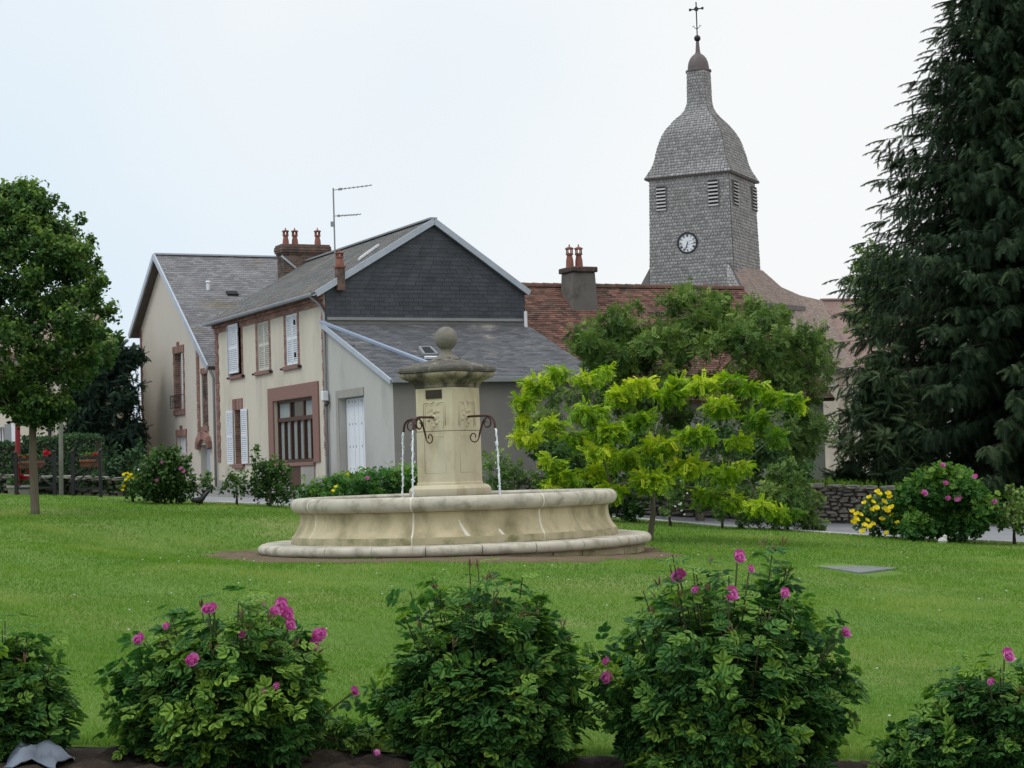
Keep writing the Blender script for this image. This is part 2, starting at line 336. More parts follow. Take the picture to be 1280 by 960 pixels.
def slates(e0, e1, r0, r1, w, ex, th=.012, lift=None, jit=.004, gap=.004):
    """courses of overlapping slates on the quad eave e0-e1, ridge r0-r1: arrays of points and quads"""
    e0, e1, r0, r1 = (np.asarray(q, float) for q in (e0, e1, r0, r1))
    Nn = unit(np.cross(e1-e0, (r0+r1)/2-e0))
    if Nn[2] < -.01: Nn = -Nn
    if lift is not None: Nn = np.asarray(lift, float)
    rows = max(1, int(round(np.linalg.norm((r0+r1)/2-(e0+e1)/2)/ex))); V = []; F = []
    for i in range(rows):
        f0, f1 = i/rows, min(1, (i+1.35)/rows)
        A0, A1 = e0+(r0-e0)*f0, e1+(r1-e1)*f0; B0, B1 = e0+(r0-e0)*f1, e1+(r1-e1)*f1
        LA = np.linalg.norm(A1-A0); n = max(1, int(math.ceil(LA/w)))
        off = .5 if i % 2 else 0.
        edges = [0.]+[min(1., max(0., (k+off+random.uniform(-.05, .05))*w/LA)) for k in range(1 if off == 0 else 0, n+1)]+[1.]
        for s, t in zip(edges[:-1], edges[1:]):
            if (t-s)*LA < .02: continue
            g = gap/LA; s2, t2 = s+g, t-g; j = th+random.uniform(0, jit); dj = random.uniform(-.12, .12)*ex
            dv = (B0-A0)/max(1e-6, np.linalg.norm(B0-A0))*dj if i else 0*A0
            a, b = A0+(A1-A0)*s2+Nn*j+dv, A0+(A1-A0)*t2+Nn*j+dv; c, d = B0+(B1-B0)*t2+Nn*.001, B0+(B1-B0)*s2+Nn*.001
            k = len(V); V += [a, b, c, d, a-Nn*j, b-Nn*j]; F += [[k, k+1, k+2, k+3], [k+4, k+5, k+1, k], [k+5, k+2, k+1, k+1], [k+4, k, k+3, k+3]]
    return V, F
def slate_part(name, quads, mat, parent, w, ex, th=.012, lift=None, gap=.004):
    V = []; F = []
    for q in quads:
        v, f = slates(*q, w, ex, th, lift, gap=gap); k = len(V); V += v; F += [[a+k for a in x] for x in f]
    mb = MB(); mb.v = [tuple(v) for v in V]; mb.f = [x if x[2] != x[3] else x[:3] for x in F]
    return mb.build(name, mat, parent, kind='stuff', fixn=False)
def slab(mb, e0, e1, r1, r0, t):
    """closed roof slab under a surface"""
    P = [np.asarray(q, float) for q in (e0, e1, r1, r0)]; N = unit(np.cross(P[1]-P[0], P[3]-P[0])); N = N if N[2] > 0 else -N
    b = len(mb.v); mb.v += [tuple(p-N*.002) for p in P]+[tuple(p-N*t) for p in P]
    for q in ((0, 1, 2, 3), (7, 6, 5, 4), (0, 4, 5, 1), (1, 5, 6, 2), (2, 6, 7, 3), (3, 7, 4, 0)): mb.f.append([b+a for a in q])

# ------------------------------------------------------------------ foliage helpers
def leaf_t(w=.3, y0=0., L=1., fold=.08, droop=.12):
    v = np.array([(0, y0, 0), (-w*L, y0+.42*L, fold*L), (0, y0+.5*L, 0), (w*L, y0+.42*L, fold*L), (0, y0+L, -droop*L)])
    f = np.array([(0, 2, 1), (2, 4, 1), (0, 3, 2), (2, 3, 4)]); return v, f
def leafr_t(w=.36, fold=.035, droop=.12):
    v = [(0, 0, 0), (0, .5, -.02), (0, 1, -droop)]; f = []
    for s in (-1, 1):
        k = len(v); v += [(s*w*.68, .18, fold*.6), (s*w, .48, fold), (s*w*.72, .80, fold*.4-droop*.5)]
        f += [(0, 1, k), (1, k+1, k), (1, k+2, k+1), (1, 2, k+2)]
    return np.array(v, float), np.array(f)
def leaf2_t(w=.3, L=1., droop=.1):
    return np.array([(0, 0, 0), (-w, .45, .06), (0, L, -droop), (w, .45, .06)]), np.array([(0, 2, 1), (0, 3, 2)])
def compound_t(pairs=3, ll=.36, lw=.27, start=.25, ang=62, simple=False, arch=.25):
    V = []; F = []; n = 0
    items = [(start+(1-ll*.6-start)*i/max(1, pairs-1) if pairs > 1 else .5, s) for i in range(pairs) for s in (-1, 1)]+[(1-ll*.55, 0)]
    for y, s in items:
        v, f = leaf2_t(lw, 1., .12) if simple == 1 else leafr_t(lw) if simple == 2 else leaf_t(lw)
        v = v*ll*(1 if s else 1.1); a = R(ang)*s
        c, q = math.cos(a), math.sin(a); v = np.stack([v[:, 0]*c+v[:, 1]*q, -v[:, 0]*q+v[:, 1]*c, v[:, 2]], 1)
        v[:, 1] += y; v[:, 2] += -arch*y*y
        V.append(v); F.append(f+n); n += len(v)
    return np.vstack(V), np.vstack(F)
def spray_t(n=10, L=.40, w=.055, droop=.30):
    """a drooping conifer spray: a spine with needle-clad side twigs, triangles only"""
    V = []; F = []; k = 0
    def tri(a, b, c):
        nonlocal k
        V.extend([a, b, c]); F.append((k, k+1, k+2)); k += 3
    for i in range(n):
        y = .04+.86*i/(n-1); z = -droop*y*y; l = L*(1-.55*y)*(.8+.4*((i*7) % 5)/5)
        for s in (-1, 1):
            tri((0, y-w, z), (0, y+w, z), (s*l*.80, y+l*.62, z-.05-.07*((i*3) % 4)/4))
            tri((0, y-w*.6, z), (0, y+w*.6, z+.01), (s*l*.42, y+l*.5, z-.10-.05*((i*5) % 3)))
    tri((-w, .0, 0), (w, .0, 0), (0, .5, -droop*.25)); tri((-w*.8, .45, -droop*.2), (w*.8, .45, -droop*.2), (0, 1.05, -droop*1.1))
    return np.array(V), np.array(F)
def norm_rows(a): return a/(np.linalg.norm(a, axis=1, keepdims=True)+1e-9)
def leaves(name, tmpl, P, A, Nn, S, T, mat, parent=None, loc=None, kind=None, label=None):
    tv, tf = tmpl; n = len(P); y = norm_rows(A); z = Nn - y*np.sum(Nn*y, 1, keepdims=True); z = norm_rows(z); x = np.cross(y, z)
    S = np.broadcast_to(np.asarray(S, float), (n,))[:, None, None]
    V = P[:, None, :] + S*(tv[None, :, 0:1]*x[:, None, :]+tv[None, :, 1:2]*y[:, None, :]+tv[None, :, 2:3]*z[:, None, :])
    F = (tf[None]+(np.arange(n)*len(tv))[:, None, None]).reshape(-1, tf.shape[1])
    T = np.repeat(np.asarray(T, float), len(tv)) if T is not None else None
    return mesh_np(name, V.reshape(-1, 3), F, mat, parent, tint=T, loc=loc, kind=kind, label=label)
def shoot_leaves(starts, ends, K, t0=.35, spread=.9, up=.7, jitter=.02, flare=.5, bow=0.):
    """K leaves spiralling round each shoot; returns position, axis, normal, parameter along the shoot, shoot index"""
    m = len(starts); d = ends-starts; dn = norm_rows(d)
    t = np.tile(np.linspace(t0, 1, K), (m, 1))+rng.uniform(-.04, .04, (m, K)); t = np.minimum(t, 1)
    P = starts[:, None]+d[:, None]*t[..., None]; P[..., 2] += bow*np.sin(t*PI)
    rnd = rng.normal(size=(m, K, 3)); rnd -= dn[:, None]*np.sum(rnd*dn[:, None], 2, keepdims=True); rnd /= np.linalg.norm(rnd, axis=2, keepdims=True)+1e-9
    A = dn[:, None]*flare + rnd*spread
    N = np.array([0, 0, up])+rng.normal(size=(m, K, 3))*.45 + dn[:, None]*.3
    P += rng.normal(size=P.shape)*jitter
    idx = np.repeat(np.arange(m), K)
    return P.reshape(-1, 3), A.reshape(-1, 3), N.reshape(-1, 3), t.ravel(), idx
def bez(a, b, c, n=6): return [a*(1-t)**2+b*2*t*(1-t)+c*t*t for t in np.linspace(0, 1, n)]
R_LEAF = compound_t(2, .52, .33, .26, 56, 2, .22)
T5 = compound_t(2, .5, .26, .3, 58)
PIN = compound_t(6, .26, .30, .14, 68, True, .45)
PIN2 = compound_t(4, .36, .23, .2, 55, True, .45)
L4 = leaf_t(.36); L2 = leaf2_t(.34); L2n = leaf2_t(.2)
SPRAY = spray_t()

def flower_mesh(name, n=12, seed=0, cup=.5):
    r = np.random.default_rng(seed); V = []; F = []; T = []
    for i in range(n):
        a = i*2.4; ring = i/n; el = R(15+70*(1-ring))*cup*1.4+R(10); L = .45+.5*ring; w = .34+.2*ring
        d = np.array([math.cos(a)*math.cos(el), math.sin(a)*math.cos(el), math.sin(el)]); s = np.array([-math.sin(a), math.cos(a), 0]); u = np.cross(s, -d)
        k = len(V); V += [d*.05, d*L*.55-s*w+u*.1, d*L*.6+u*-.04, d*L*.55+s*w+u*.1, d*L-s*w*.5+u*.2, d*L*1.02+s*w*.5+u*.2]
        F += [[k, k+2, k+1], [k, k+3, k+2], [k+1, k+2, k+4], [k+2, k+5, k+4], [k+2, k+3, k+5]]; T += [r.uniform(.1, .9)]*6
    me = bpy.data.meshes.new(name); me.from_pydata([tuple(v) for v in V], [], F); me.update()
    at_ = me.attributes.new('tint', 'FLOAT', 'POINT'); at_.data.foreach_set('value', np.array(T, np.float32)); return me
FM = {k: [flower_mesh(k+'_bloom', 12, s, c) for s in range(3)] for k, c in (('pink', .75), ('yellow', .15), ('red', .5), ('white', .5))}
for k, mm in (('pink', 'pink'), ('yellow', 'yellow'), ('red', 'redfl'), ('white', 'whitefl')):
    for me in FM[k]: me.materials.append(M[mm])
def flower(kind, p, s, parent, face=None):
    o = bpy.data.objects.new('flower', random.choice(FM[kind])); COL.objects.link(o); o.parent = parent
    o.location = Vector(np.asarray(p, float)-ROOT[parent.name]); o.scale = (s, s, s*random.uniform(.8, 1.1))
    d = Vector(face if face is not None else (random.uniform(-.5, .5), -.6, .8)); o.rotation_euler = d.to_track_quat('Z', 'Y').to_euler()
    return o

# ================================================================== GROUND
def grid(xs, ys, zf):
    X, Y = np.meshgrid(xs, ys); Z = zf(X, Y); n, m = X.shape
    V = np.stack([X.ravel(), Y.ravel(), Z.ravel()], 1); i = np.arange(n*m).reshape(n, m)
    F = np.stack([i[:-1, :-1].ravel(), i[:-1, 1:].ravel(), i[1:, 1:].ravel(), i[1:, :-1].ravel()], 1); return V, F
def bed_edge(x): return 10.40+.135*np.clip(x, -7, 7)+.07*np.sin(x*3.1)+.05*np.sin(x*7.7+1)+.03*np.sin(x*17)
def lawn_edge(x): return 44.3 + 1.35*np.clip((-7.2-x)/1.2, 0, 1) - .95*np.clip(x-1.4, 0, 5.2) - .35*np.clip(x-6.6, 0, None)
# the country round the square, to the horizon
V, F = grid(np.concatenate([np.linspace(-900, -60, 14), np.linspace(-50, 50, 60), np.linspace(60, 900, 14)]),
            np.concatenate([np.linspace(-60, 0, 6), np.linspace(3, 90, 60), np.linspace(110, 1800, 20)]), lambda x, y: gz(x, y)-.12)
props(mesh_np('ground', V, F, mk('village_ground', (.21, .205, .20), (.17, .165, .16), .5, .95, .3, 60, c3=(.12, .12, .07), s3=.08, t3=(.5, .6)), smooth=True), kind='structure')
# lawn
V, F = grid(np.linspace(-26, 26, 131), np.linspace(0, 1, 120), lambda x, y: 0*x)
ye = lawn_edge(V[:, 0]); V[:, 1] = bed_edge(V[:, 0])-.06+V[:, 1]*(ye-bed_edge(V[:, 0])+.06); V[:, 2] = gz(V[:, 0], V[:, 1])
props(mesh_np('lawn', V, F, M['lawn'], smooth=True), kind='structure')
# road behind the lawn, with its kerb
V, F = grid(np.linspace(-40, 40, 81), np.linspace(0, 1, 8), lambda x, y: 0*x)
ye = lawn_edge(V[:, 0])+.16; V[:, 1] = ye+V[:, 1]*(49.2-ye); V[:, 2] = gz(V[:, 0], V[:, 1])-.035
props(mesh_np('road', V, F, M['asphalt'], smooth=True), kind='structure')
def kerb_run(x0, x1, name='kerb'):
    mb = MB(); x = x0
    while x < x1:
        a = np.array([x, lawn_edge(x)+.08, gz(x, lawn_edge(x))-.03]); b = np.array([x+.98, lawn_edge(x+.98)+.08, gz(x+.98, lawn_edge(x+.98))-.03])
        mb.bar(a, b, .14, .14); x += 1.0
    return props(mb.build(name, M['kerb'], bevel=.01), kind='structure')
kerb_run(-7.2, 24)
# flower bed soil in front
def soilz(x, y):
    e = np.clip((bed_edge(x)+.02-y)/.3, 0, 1)
    return gz(x, y) + .0*e + e*(.03*np.sin(x*9+y*4)*np.sin(y*11) + .02*np.sin(x*23+1)*np.sin(y*19+x*7)) - .010*(1-e)
V, F = grid(np.linspace(-6, 6, 240), np.linspace(0, 1, 70), lambda x, y: 0*x)
V[:, 1] = 7.0+V[:, 1]*(bed_edge(V[:, 0])+.02-7.0); V[:, 2] = soilz(V[:, 0], V[:, 1])+.004
props(mesh_np('flower_bed_soil', V, F, M['soil'], smooth=True), kind='structure')
# bare ring of earth round the fountain
def ring_r(a): return 3.5+.95*np.clip(np.cos(a), 0, 1)**1.3+.30*np.clip(-np.sin(a), 0, 1)+.10*np.sin(3*a+.5)+.12*np.sin(7*a)+.08*np.sin(17*a)+.05*np.sin(29*a)+.03*np.sin(53*a)
n = 240; V = []; F = []
for i in range(n):
    a = 2*PI*i/n; ro = float(ring_r(a))
    for r_ in (3.0, 3.3, (3.3+ro)/2, ro-.05, ro): x, y = FX+r_*math.sin(a), FY-r_*math.cos(a); V.append((x, y, float(gz(x, y))+(.012+.006*math.sin(a*37+r_*9) if r_ < ro-.01 else -.012)))
for i in range(n):
    for j in range(4): a, b = i*5+j, ((i+1) % n)*5+j; F.append((a, b, b+1, a+1))
props(mesh_np('bare_earth_ring', V, F, M['dirt'], smooth=True), kind='structure')
# grass blades: denser where they are seen larger
def grass():
    n = 660000; u = rng.random(n); Y = 1/(1/9.4+u*(1/44.0-1/9.4)); Y = np.where(rng.random(n) < .3, rng.uniform(9.5, 44, n), Y)
    X = rng.uniform(-.44, .44, n)*Y; ok = (Y < lawn_edge(X)-.02) & ((np.hypot(X-FX, Y-FY) > ring_r(np.arctan2(X-FX, FY-Y))+.05*rng.normal(size=n)) | ((np.hypot(X-FX, Y-FY) > 3.22) & (rng.random(n) < .10+.35*(np.sin(X*4.1+2)*np.sin(Y*3.3+X) > .55))))
    ok &= Y > bed_edge(X)-.03
    ok &= ~(np.abs(X-SLX)/.78+np.abs(Y-SLY)/1.25 < 1.0)
    X, Y = X[ok], Y[ok]; n = len(X); Z = gz(X, Y)-.004
    wob = np.sin(X*1.7+Y*.9)+np.sin(X*.6-Y*1.3+2)+np.sin(X*3.9+1)*np.sin(Y*2.3)
    h = (.020+.014*rng.random(n)+.004*wob)*np.clip(Y/18, 1, 1.7); w = .0022*np.clip(Y/10, 1, 3.5)
    edge = np.clip(1-(Y-bed_edge(X))/.3, 0, 1); h = h*(1+1.5*edge*rng.random(n))
    a = rng.uniform(0, 2*PI, n); lean = rng.normal(size=(n, 2))*.6
    P = np.stack([X, Y, Z], 1); sx = np.stack([np.cos(a)*w, np.sin(a)*w, 0*a], 1)
    tip = P+np.stack([lean[:, 0]*h, lean[:, 1]*h, h], 1)
    V = np.stack([P-sx, P+sx, tip], 1).reshape(-1, 3); F = np.arange(3*n).reshape(-1, 3)
    stripe = .07*np.sin(Y*1.25+.3*np.sin(X*.4))+.13*np.sin(X*5.1+np.sin(Y*3))*np.sin(Y*4.3+X)*np.sin(X*1.1-Y*.7)
    dry = np.clip(np.sin(X*.8+.5)*np.sin(Y*.45+.7)+.6*np.sin(X*2.1+Y)*np.sin(Y*1.3-X*.6)-.25, 0, 1)
    dry = dry*(1+.5*np.clip((22-Y)/10, 0, 1))+.20*np.clip((17-Y)/6, 0, 1)*(.7+.3*np.sin(X*1.9+Y*2.3))+.12*np.clip(X/4, -1, 1)*np.clip((24-Y)/10, 0, 1)
    T = .40+.07*wob+stripe+.42*dry+rng.normal(size=n)*.16
    o = mesh_np('grass', V, F, M['L_grass'], tint=np.repeat(np.clip(T, 0, 1), 3), kind='stuff')
    props(o, 'short mown green grass with drier yellowish patches', 'grass')
_sl = on_ground(1071, 713); SLX, SLY = float(_sl[0]), float(_sl[1])
grass()
mb = MB()
for i in range(260):
    x = random.uniform(-6, 6); y = random.uniform(8.3, float(bed_edge(x))-.05); s = random.uniform(.008, .028)
    mb.sphere((x, y, float(soilz(np.array(x), np.array(y)))+s*.3), s, 6, (1, random.uniform(.6, 1), .6))
props(mb.build('soil_clods', M['soil'], kind='stuff'), 'dark crumbs and pebbles of earth in the flower bed', 'soil')
# sunk concrete slab in the lawn
a_, b_, c_, d_ = (on_ground(*q) for q in ((1021, 709.5), (1082, 708.6), (1122, 711.5), (1075, 717.5)))
mb = MB(); T_ = [np.array([p[0], p[1], float(gz(p[0], p[1]))]) for p in (a_, b_, c_, d_)]
mb.poly(*[p+[0, 0, .022] for p in T_]); mb.poly(*[p-[0, 0, .08] for p in T_[::-1]])
for i in range(4): mb.poly(T_[i]+[0, 0, .022], T_[(i+1) % 4]+[0, 0, .022], T_[(i+1) % 4]-[0, 0, .08], T_[i]-[0, 0, .08])
o = mb.build('slab', M['kerb'] if 0 else mk('slab_concrete', (.20, .22, .215), (.14, .155, .15), 3, .9, .3, 40, c3=(.11, .13, .09), s3=4, t3=(.5, .7)), loc=T_[0]); props(o, 'flat grey slab set level in the lawn to the right', 'slab')

# ================================================================== HOUSE WITH THE SLATE-HUNG GABLE
C0 = at(409, 480, 52.0)
_a = R(26.2); D1 = np.array([-math.sin(_a), math.cos(_a), 0]); D2 = np.array([math.cos(_a), math.sin(_a), 0])
NF = np.array([-math.cos(_a), -math.sin(_a), 0]); NG = -D1
FA = PF(C0, D1, NF); GA = PF(C0, D2, NG)
HL = FA.px(270.5, 480)[0]; EZ = FA.px(406, 360)[1]; AU, AZ = GA.px(540, 279); GW, GEZ = GA.px(655, 362)
GEZ = EZ; GB = float(gz(C0[0], C0[1]))-.3
def q(pf, x0, y0, x1, y1):                       # picture rectangle on a wall plane -> u0,u1,z0,z1
    ua, za = pf.px(x0, y0); ub, zb = pf.px(x1, y1); return min(ua, ub), max(ua, ub), min(za, zb), max(za, zb)
house = thing('house', 'cream two-storey house with dark slate-hung gable, brick corners and a grey lean-to', 'house', (C0[0], C0[1], GB+.3))
def rect(pf, xl, xr, yt_mid, yb_mid):            # spans px columns xl..xr, heights read at its middle
    u0 = pf.px(xr, (yt_mid+yb_mid)/2)[0]; u1 = pf.px(xl, (yt_mid+yb_mid)/2)[0]; m = (xl+xr)/2
    return min(u0, u1), max(u0, u1), pf.px(m, yb_mid)[1], pf.px(m, yt_mid)[1]
W1 = rect(FA, 290, 302, 406, 469); W2 = rect(FA, 322, 336.5, 400, 463.5); W3 = rect(FA, 357.5, 372.2, 391, 457)
G1 = rect(FA, 293.5, 303.5, 512, 580); G2 = rect(FA, 343.5, 393, 498, 578.5); GD = rect(FA, 363, 378, 578.5, 609)
mb = MB(); wall(mb, FA, [0, HL], GB, lambda u: EZ, [W1, W2, W3, G1, G2], .25); mb.build('wall', M['cream'], house, label='cream rendered street front')
mb = MB(); wall(mb, GA, [0, AU, GW], GB, lambda u: EZ+(AZ-EZ)*(u/AU if u <= AU else (GW-u)/(GW-AU)), [], .2); mb.build('wall', M['grey'], house)
BK = FA.shift(0)  # rear and far walls close the block
mb = MB(); fg = PF(C0+D1*HL, D2, -NG); wall(mb, fg, [0, AU, GW], GB, lambda u: EZ+(AZ-EZ)*(u/AU if u <= AU else (GW-u)/(GW-AU)), [], .2)
rw = PF(C0+D2*GW, D1, -NF); wall(mb, rw, [0, HL], GB, lambda u: EZ, [], .2); mb.build('wall', M['grey'], house)
# plinth
mb = MB(); mb.pbox(FA, 0, HL, GB, FA.px(400, 597)[1], 0, .03); mb.build('plinth', M['cement'], house)
# roof
OV, VG = .32, .14
p = lambda t, u, z: C0*[1, 1, 0]+D1*t+D2*u+np.array([0, 0, z])
sl_ = (AZ-EZ)/AU; lE = EZ+.06-OV*sl_; LT = AZ+.10
e0, e1, r0, r1 = p(-VG, -OV, lE), p(HL+.1, -OV, lE), p(-VG, AU, LT), p(HL+.1, AU, LT)
sr_ = (AZ-EZ)/(GW-AU); f0, f1 = p(-VG, GW+.10, EZ+.06-.10*sr_), p(HL+.1, GW+.10, EZ+.06-.10*sr_)
mb = MB(); slab(mb, e0, e1, r1, r0, .12); slab(mb, f0, f1, r1, r0, .12); roof = mb.build('roof', M['slate'], house)
slate_part('slates', [(e0, e1, r0, r1), (f0, f1, r0, r1)], M['slate_old'], roof, .24, .15)
mb = MB(); mb.bar(r0+[0, 0, .03], r1+[0, 0, .03], .22, .05); mb.build('ridge_cap', M['zincd'], roof)
mb = MB()                                       # zinc verge boards on the gable
for a, b in ((e0, r0), (f0, r0)):
    mb.bar(a+NG*.02-np.array([0, 0, .06]), b+NG*.02-np.array([0, 0, .06]), .08, .17)
mb.build('verge_board', M['zinc'], roof)
for i, (x, y) in enumerate(((441, 325), (453, 318))):   # light strip of a skylight in the slope
    pass
def on_roof(px, py, A, B, Cc):
    n = np.cross(B-A, Cc-A); d = ray(px, py); k = (n@(A-CAM))/(n@d); return CAM+d*k
sk = [on_roof(*s_, e0, e1, r0) for s_ in ((449, 327), (472, 310), (475, 307.5), (452, 324))]
mb = MB(); up_ = unit(np.cross(e1-e0, r0-e0)); up_ = up_ if up_[2] > 0 else -up_
mb.v = [tuple(s_+up_*.03) for s_ in sk]+[tuple(s_+up_*.09) for s_ in sk]; mb.f = [[4, 5, 6, 7], [0, 1, 5, 4], [1, 2, 6, 5], [2, 3, 7, 6], [3, 0, 4, 7]]
mb.build('skylight', M['white'], roof)
# gutter with brick cornice courses under it
mb = MB(); g0, g1 = p(-.06, -OV-.04, lE-.02), p(HL+.05, -OV-.04, lE-.02)
for k in range(8):
    a0, a1 = PI+PI*k/8, PI+PI*(k+1)/8; o0 = -D2*math.cos(a0)*-.08+np.array([0, 0, .08*math.sin(a0)]); o1 = -D2*math.cos(a1)*-.08+np.array([0, 0, .08*math.sin(a1)])
    mb.poly(g0+o0, g1+o0, g1+o1, g0+o1)
mb.build('gutter', M['zinc'], roof)
cz1 = EZ-.02
for k, (dz, oo) in enumerate(((.0, .20), (.15, .13), (.30, .06))):
    bricks(FA, 0, HL, cz1-dz-.15, cz1-dz, oo).build('brick_cornice', M['brick'], house, kind='stuff')
mb = MB(); mb.pbox(FA, .004, HL-.004, cz1-.45, cz1, .0, .045); mb.build('cornice_bed', M['mortar'], house)
cz = cz1-.45
# corners
bw = FA.px(404.5, 470)[0]
bricks(FA, 0, bw, FA.px(408, 571)[1], cz, .03, jag=.04, side=1).build('brick_quoin', M['brick'], house, kind='stuff')
bricks(FA, HL-.32, HL, FA.px(272, 578)[1], cz, .03, jag=.05, side=-1).build('brick_quoin', M['brick'], house, kind='stuff')
mb = MB(); mb.pbox(FA, 0, bw, GB, FA.px(408, 571)[1]-.01, .0, .025); mb.build('corner_pad', M['cement'], house)
def shutter(pf, u0, u1, z0, z1, o, par, mat, open_=False, th=.035):
    mb = MB(); w = .055; mid = z0+(z1-z0)*.52
    for a, b in ((u0, u0+w), (u1-w, u1)): mb.pbox(pf, a, b, z0, z1, o, o+th)
    for a, b in ((z0, z0+.09), (mid-.05, mid+.05), (z1-.08, z1)): mb.pbox(pf, u0+w, u1-w, a, b, o, o+th)
    for za, zb in ((z0+.09, mid-.05), (mid+.05, z1-.08)):
        n = max(4, int((zb-za)/.062)); h = (zb-za)/n
        for i in range(n):
            zc = za+(i+.5)*h; c = pf.pt((u0+u1)/2, zc, o+th/2)
            mb.box(c, pf.u*(u1-u0-2*w)/2, unit(pf.n*.7+np.array([0, 0, -.7]))*.024, unit(pf.n*.7+np.array([0, 0, .7]))*.005)
    mb.pbox(pf, u0+w*.5, u1-w*.5, z0+.04, z1-.04, o-.004, o+.004)
    return mb.build('shutter', mat, par)
def hinge(pf, u, z, par, o=.02):
    mb = MB(); mb.pbox(pf, u-.02, u+.02, z-.09, z+.05, o, o+.05); mb.pbox(pf, u-.05, u+.01, z-.09, z-.06, o, o+.04); return mb.build('shutter_stay', M['black'], par)
def brick_surround(pf, h, wdt, ztop, par, sill=.12):
    u0, u1, z0, z1 = h
    a = bricks(pf, u0-wdt, u0, z0, z1, .022); b = bricks(pf, u1, u1+wdt, z0, z1, .022); c = bricks(pf, u0-wdt, u1+wdt, z1, ztop, .022)
    for m_ in (b, c):
        k = len(a.v); a.v += m_.v; a.f += [[i+k for i in f] for f in m_.f]
    a.build('brick_surround', M['brick'], par, kind='stuff')
    mb = MB(); mb.pbox(pf, u0-wdt, u0-.002, z0, z1, 0, .012); mb.pbox(pf, u1+.002, u1+wdt, z0, z1, 0, .012); mb.pbox(pf, u0-wdt, u1+wdt, z1+.002, ztop, 0, .0125)
    mb.build('mortar_bed', M['mortar'], par)
    mb = MB(); mb.pbox(pf, u0-wdt-.04, u1+wdt+.04, z0-sill, z0-.003, -.02, .08); mb.build('sill', M['pinkstone'], par, bevel=.01)
    for a_ in (u0-wdt-.13, u1+wdt+.05): mb = MB(); mb.pbox(pf, a_, a_+.08, z0-.10, z0-.04, 0, .12); mb.build('shutter_stop', M['black'], par)
def win(h, pf, d=.2, mat='glass'):
    u0, u1, z0, z1 = h; mb = MB(); w = .05
    for a, b, c, e in ((u0, u0+w, z0, z1), (u1-w, u1, z0, z1), (u0+w, u1-w, z0, z0+w), (u0+w, u1-w, z1-w, z1), ((u0+u1)/2-.03, (u0+u1)/2+.03, z0+w, z1-w)):
        mb.pbox(pf, a, b, c, e, -d-.03, -d+.02)
    o = mb.build('window', M['offwhite'], house if pf in (FA,) else None)
    return o
def window_on(pf, h, par, d=.2, frame='offwhite'):
    u0, u1, z0, z1 = h; mb = MB(); w = .05
    for a, b, c, e in ((u0, u0+w, z0, z1), (u1-w, u1, z0, z1), (u0+w, u1-w, z0, z0+w), (u0+w, u1-w, z1-w, z1), ((u0+u1)/2-.03, (u0+u1)/2+.03, z0+w, z1-w)):
        mb.pbox(pf, a, b, c, e, -d-.03, -d+.02)
    o = mb.build('window', M[frame], par); m2 = MB(); m2.pbox(pf, u0, u1, z0, z1, -d-.06, -d-.025); m2.build('pane', M['glass'], o); return o
for i, h in enumerate((W1, W2, W3)):
    w_ = window_on(FA, h, house); u0, u1, z0, z1 = h; m_ = (u0+u1)/2
    brick_surround(FA, h, .155, cz-.003, w_)
    if i == 0:
        pf2 = FA.shift(.10); shutter(pf2, u0+.02, u1-.02, z0+.06, z1+.02, 0, w_, M['white']); mb = MB(); mb.pbox(FA, u1-.05, u1, z0, z1, -.02, .16); mb.build('shutter_edge', M['zinc'], w_)
    elif i == 1:
        shutter(FA, u0+.015, m_-.004, z0+.02, z1-.02, -.06, w_, M['offwhite']); shutter(FA, m_+.004, u1-.015, z0+.02, z1-.02, -.06, w_, M['offwhite'])
    else:
        shutter(FA, u0+.015, m_-.012, z0+.03, z1-.02, -.05, w_, M['white']); shutter(FA, m_+.012, u1-.015, z0+.03, z1-.02, -.05, w_, M['white'])
    for uu in ((u0+.03,) if i != 1 else ()):
        hinge(FA, uu, z0+.3, w_, .06); hinge(FA, uu, z1-.3, w_, .06)
# ground-floor window with open shutters and brick reveal
w_ = window_on(FA, G1, house, .22); u0, u1, z0, z1 = G1
bricks(FA.shift(0), u0-.10, u1+.10, z1, z1+.36, .03, bh=.3, bl=.075).build('brick_arch', M['brick'], w_, kind='stuff')
rv = PF(FA.pt(u1, 0), -NF, -D1); bricks(rv, .01, .2, z0, z1, .012).build('brick_reveal', M['brick'], w_, kind='stuff')
shutter(FA, u1+.05, u1+.05+.62, z0, z1, .03, w_, M['white']); shutter(FA, u0-.60, u0-.02, z0, z1, .03, w_, M['white'])
mb = MB(); mb.pbox(FA, u0-.12, u1+.12, z0-.14, z0-.003, -.02, .09); mb.build('sill', M['pinkstone'], w_, bevel=.01)
# big glazed shop window in brown joinery
u0, u1, z0, z1 = G2; so_ = rect(FA, 337, 400, 481, 579)
mb = MB(); mb.pbox(FA, so_[0], u0-.003, z0, so_[3], -.04, .05); mb.pbox(FA, u1+.003, so_[1], z0, so_[3], -.04, .05); mb.pbox(FA, u0-.003, u1+.003, z1+.003, so_[3], -.04, .05)
win_ = mb.build('window', M['pinkstone'], house, label='wide brown framed window with granite surround')
mb = MB(); nb = 3; tz = z0+(z1-z0)*.69; cw = (u1-u0)/nb
for k in range(nb+1): mb.pbox(FA, max(u0, u0+k*cw-.05), min(u1, u0+k*cw+.05), z0, z1, -.2, -.10)
mb.pbox(FA, u0, u1, tz-.06, tz+.06, -.195, -.09); mb.pbox(FA, u0, u1, z1-.09, z1, -.195, -.095); mb.pbox(FA, u0, u1, z0, z0+.1, -.195, -.095)
for k in range(nb): mb.pbox(FA, u0+(k+.5)*cw-.028, u0+(k+.5)*cw+.028, z0+.1, tz-.06, -.19, -.105)
mb.build('frame', M['brown'], win_)
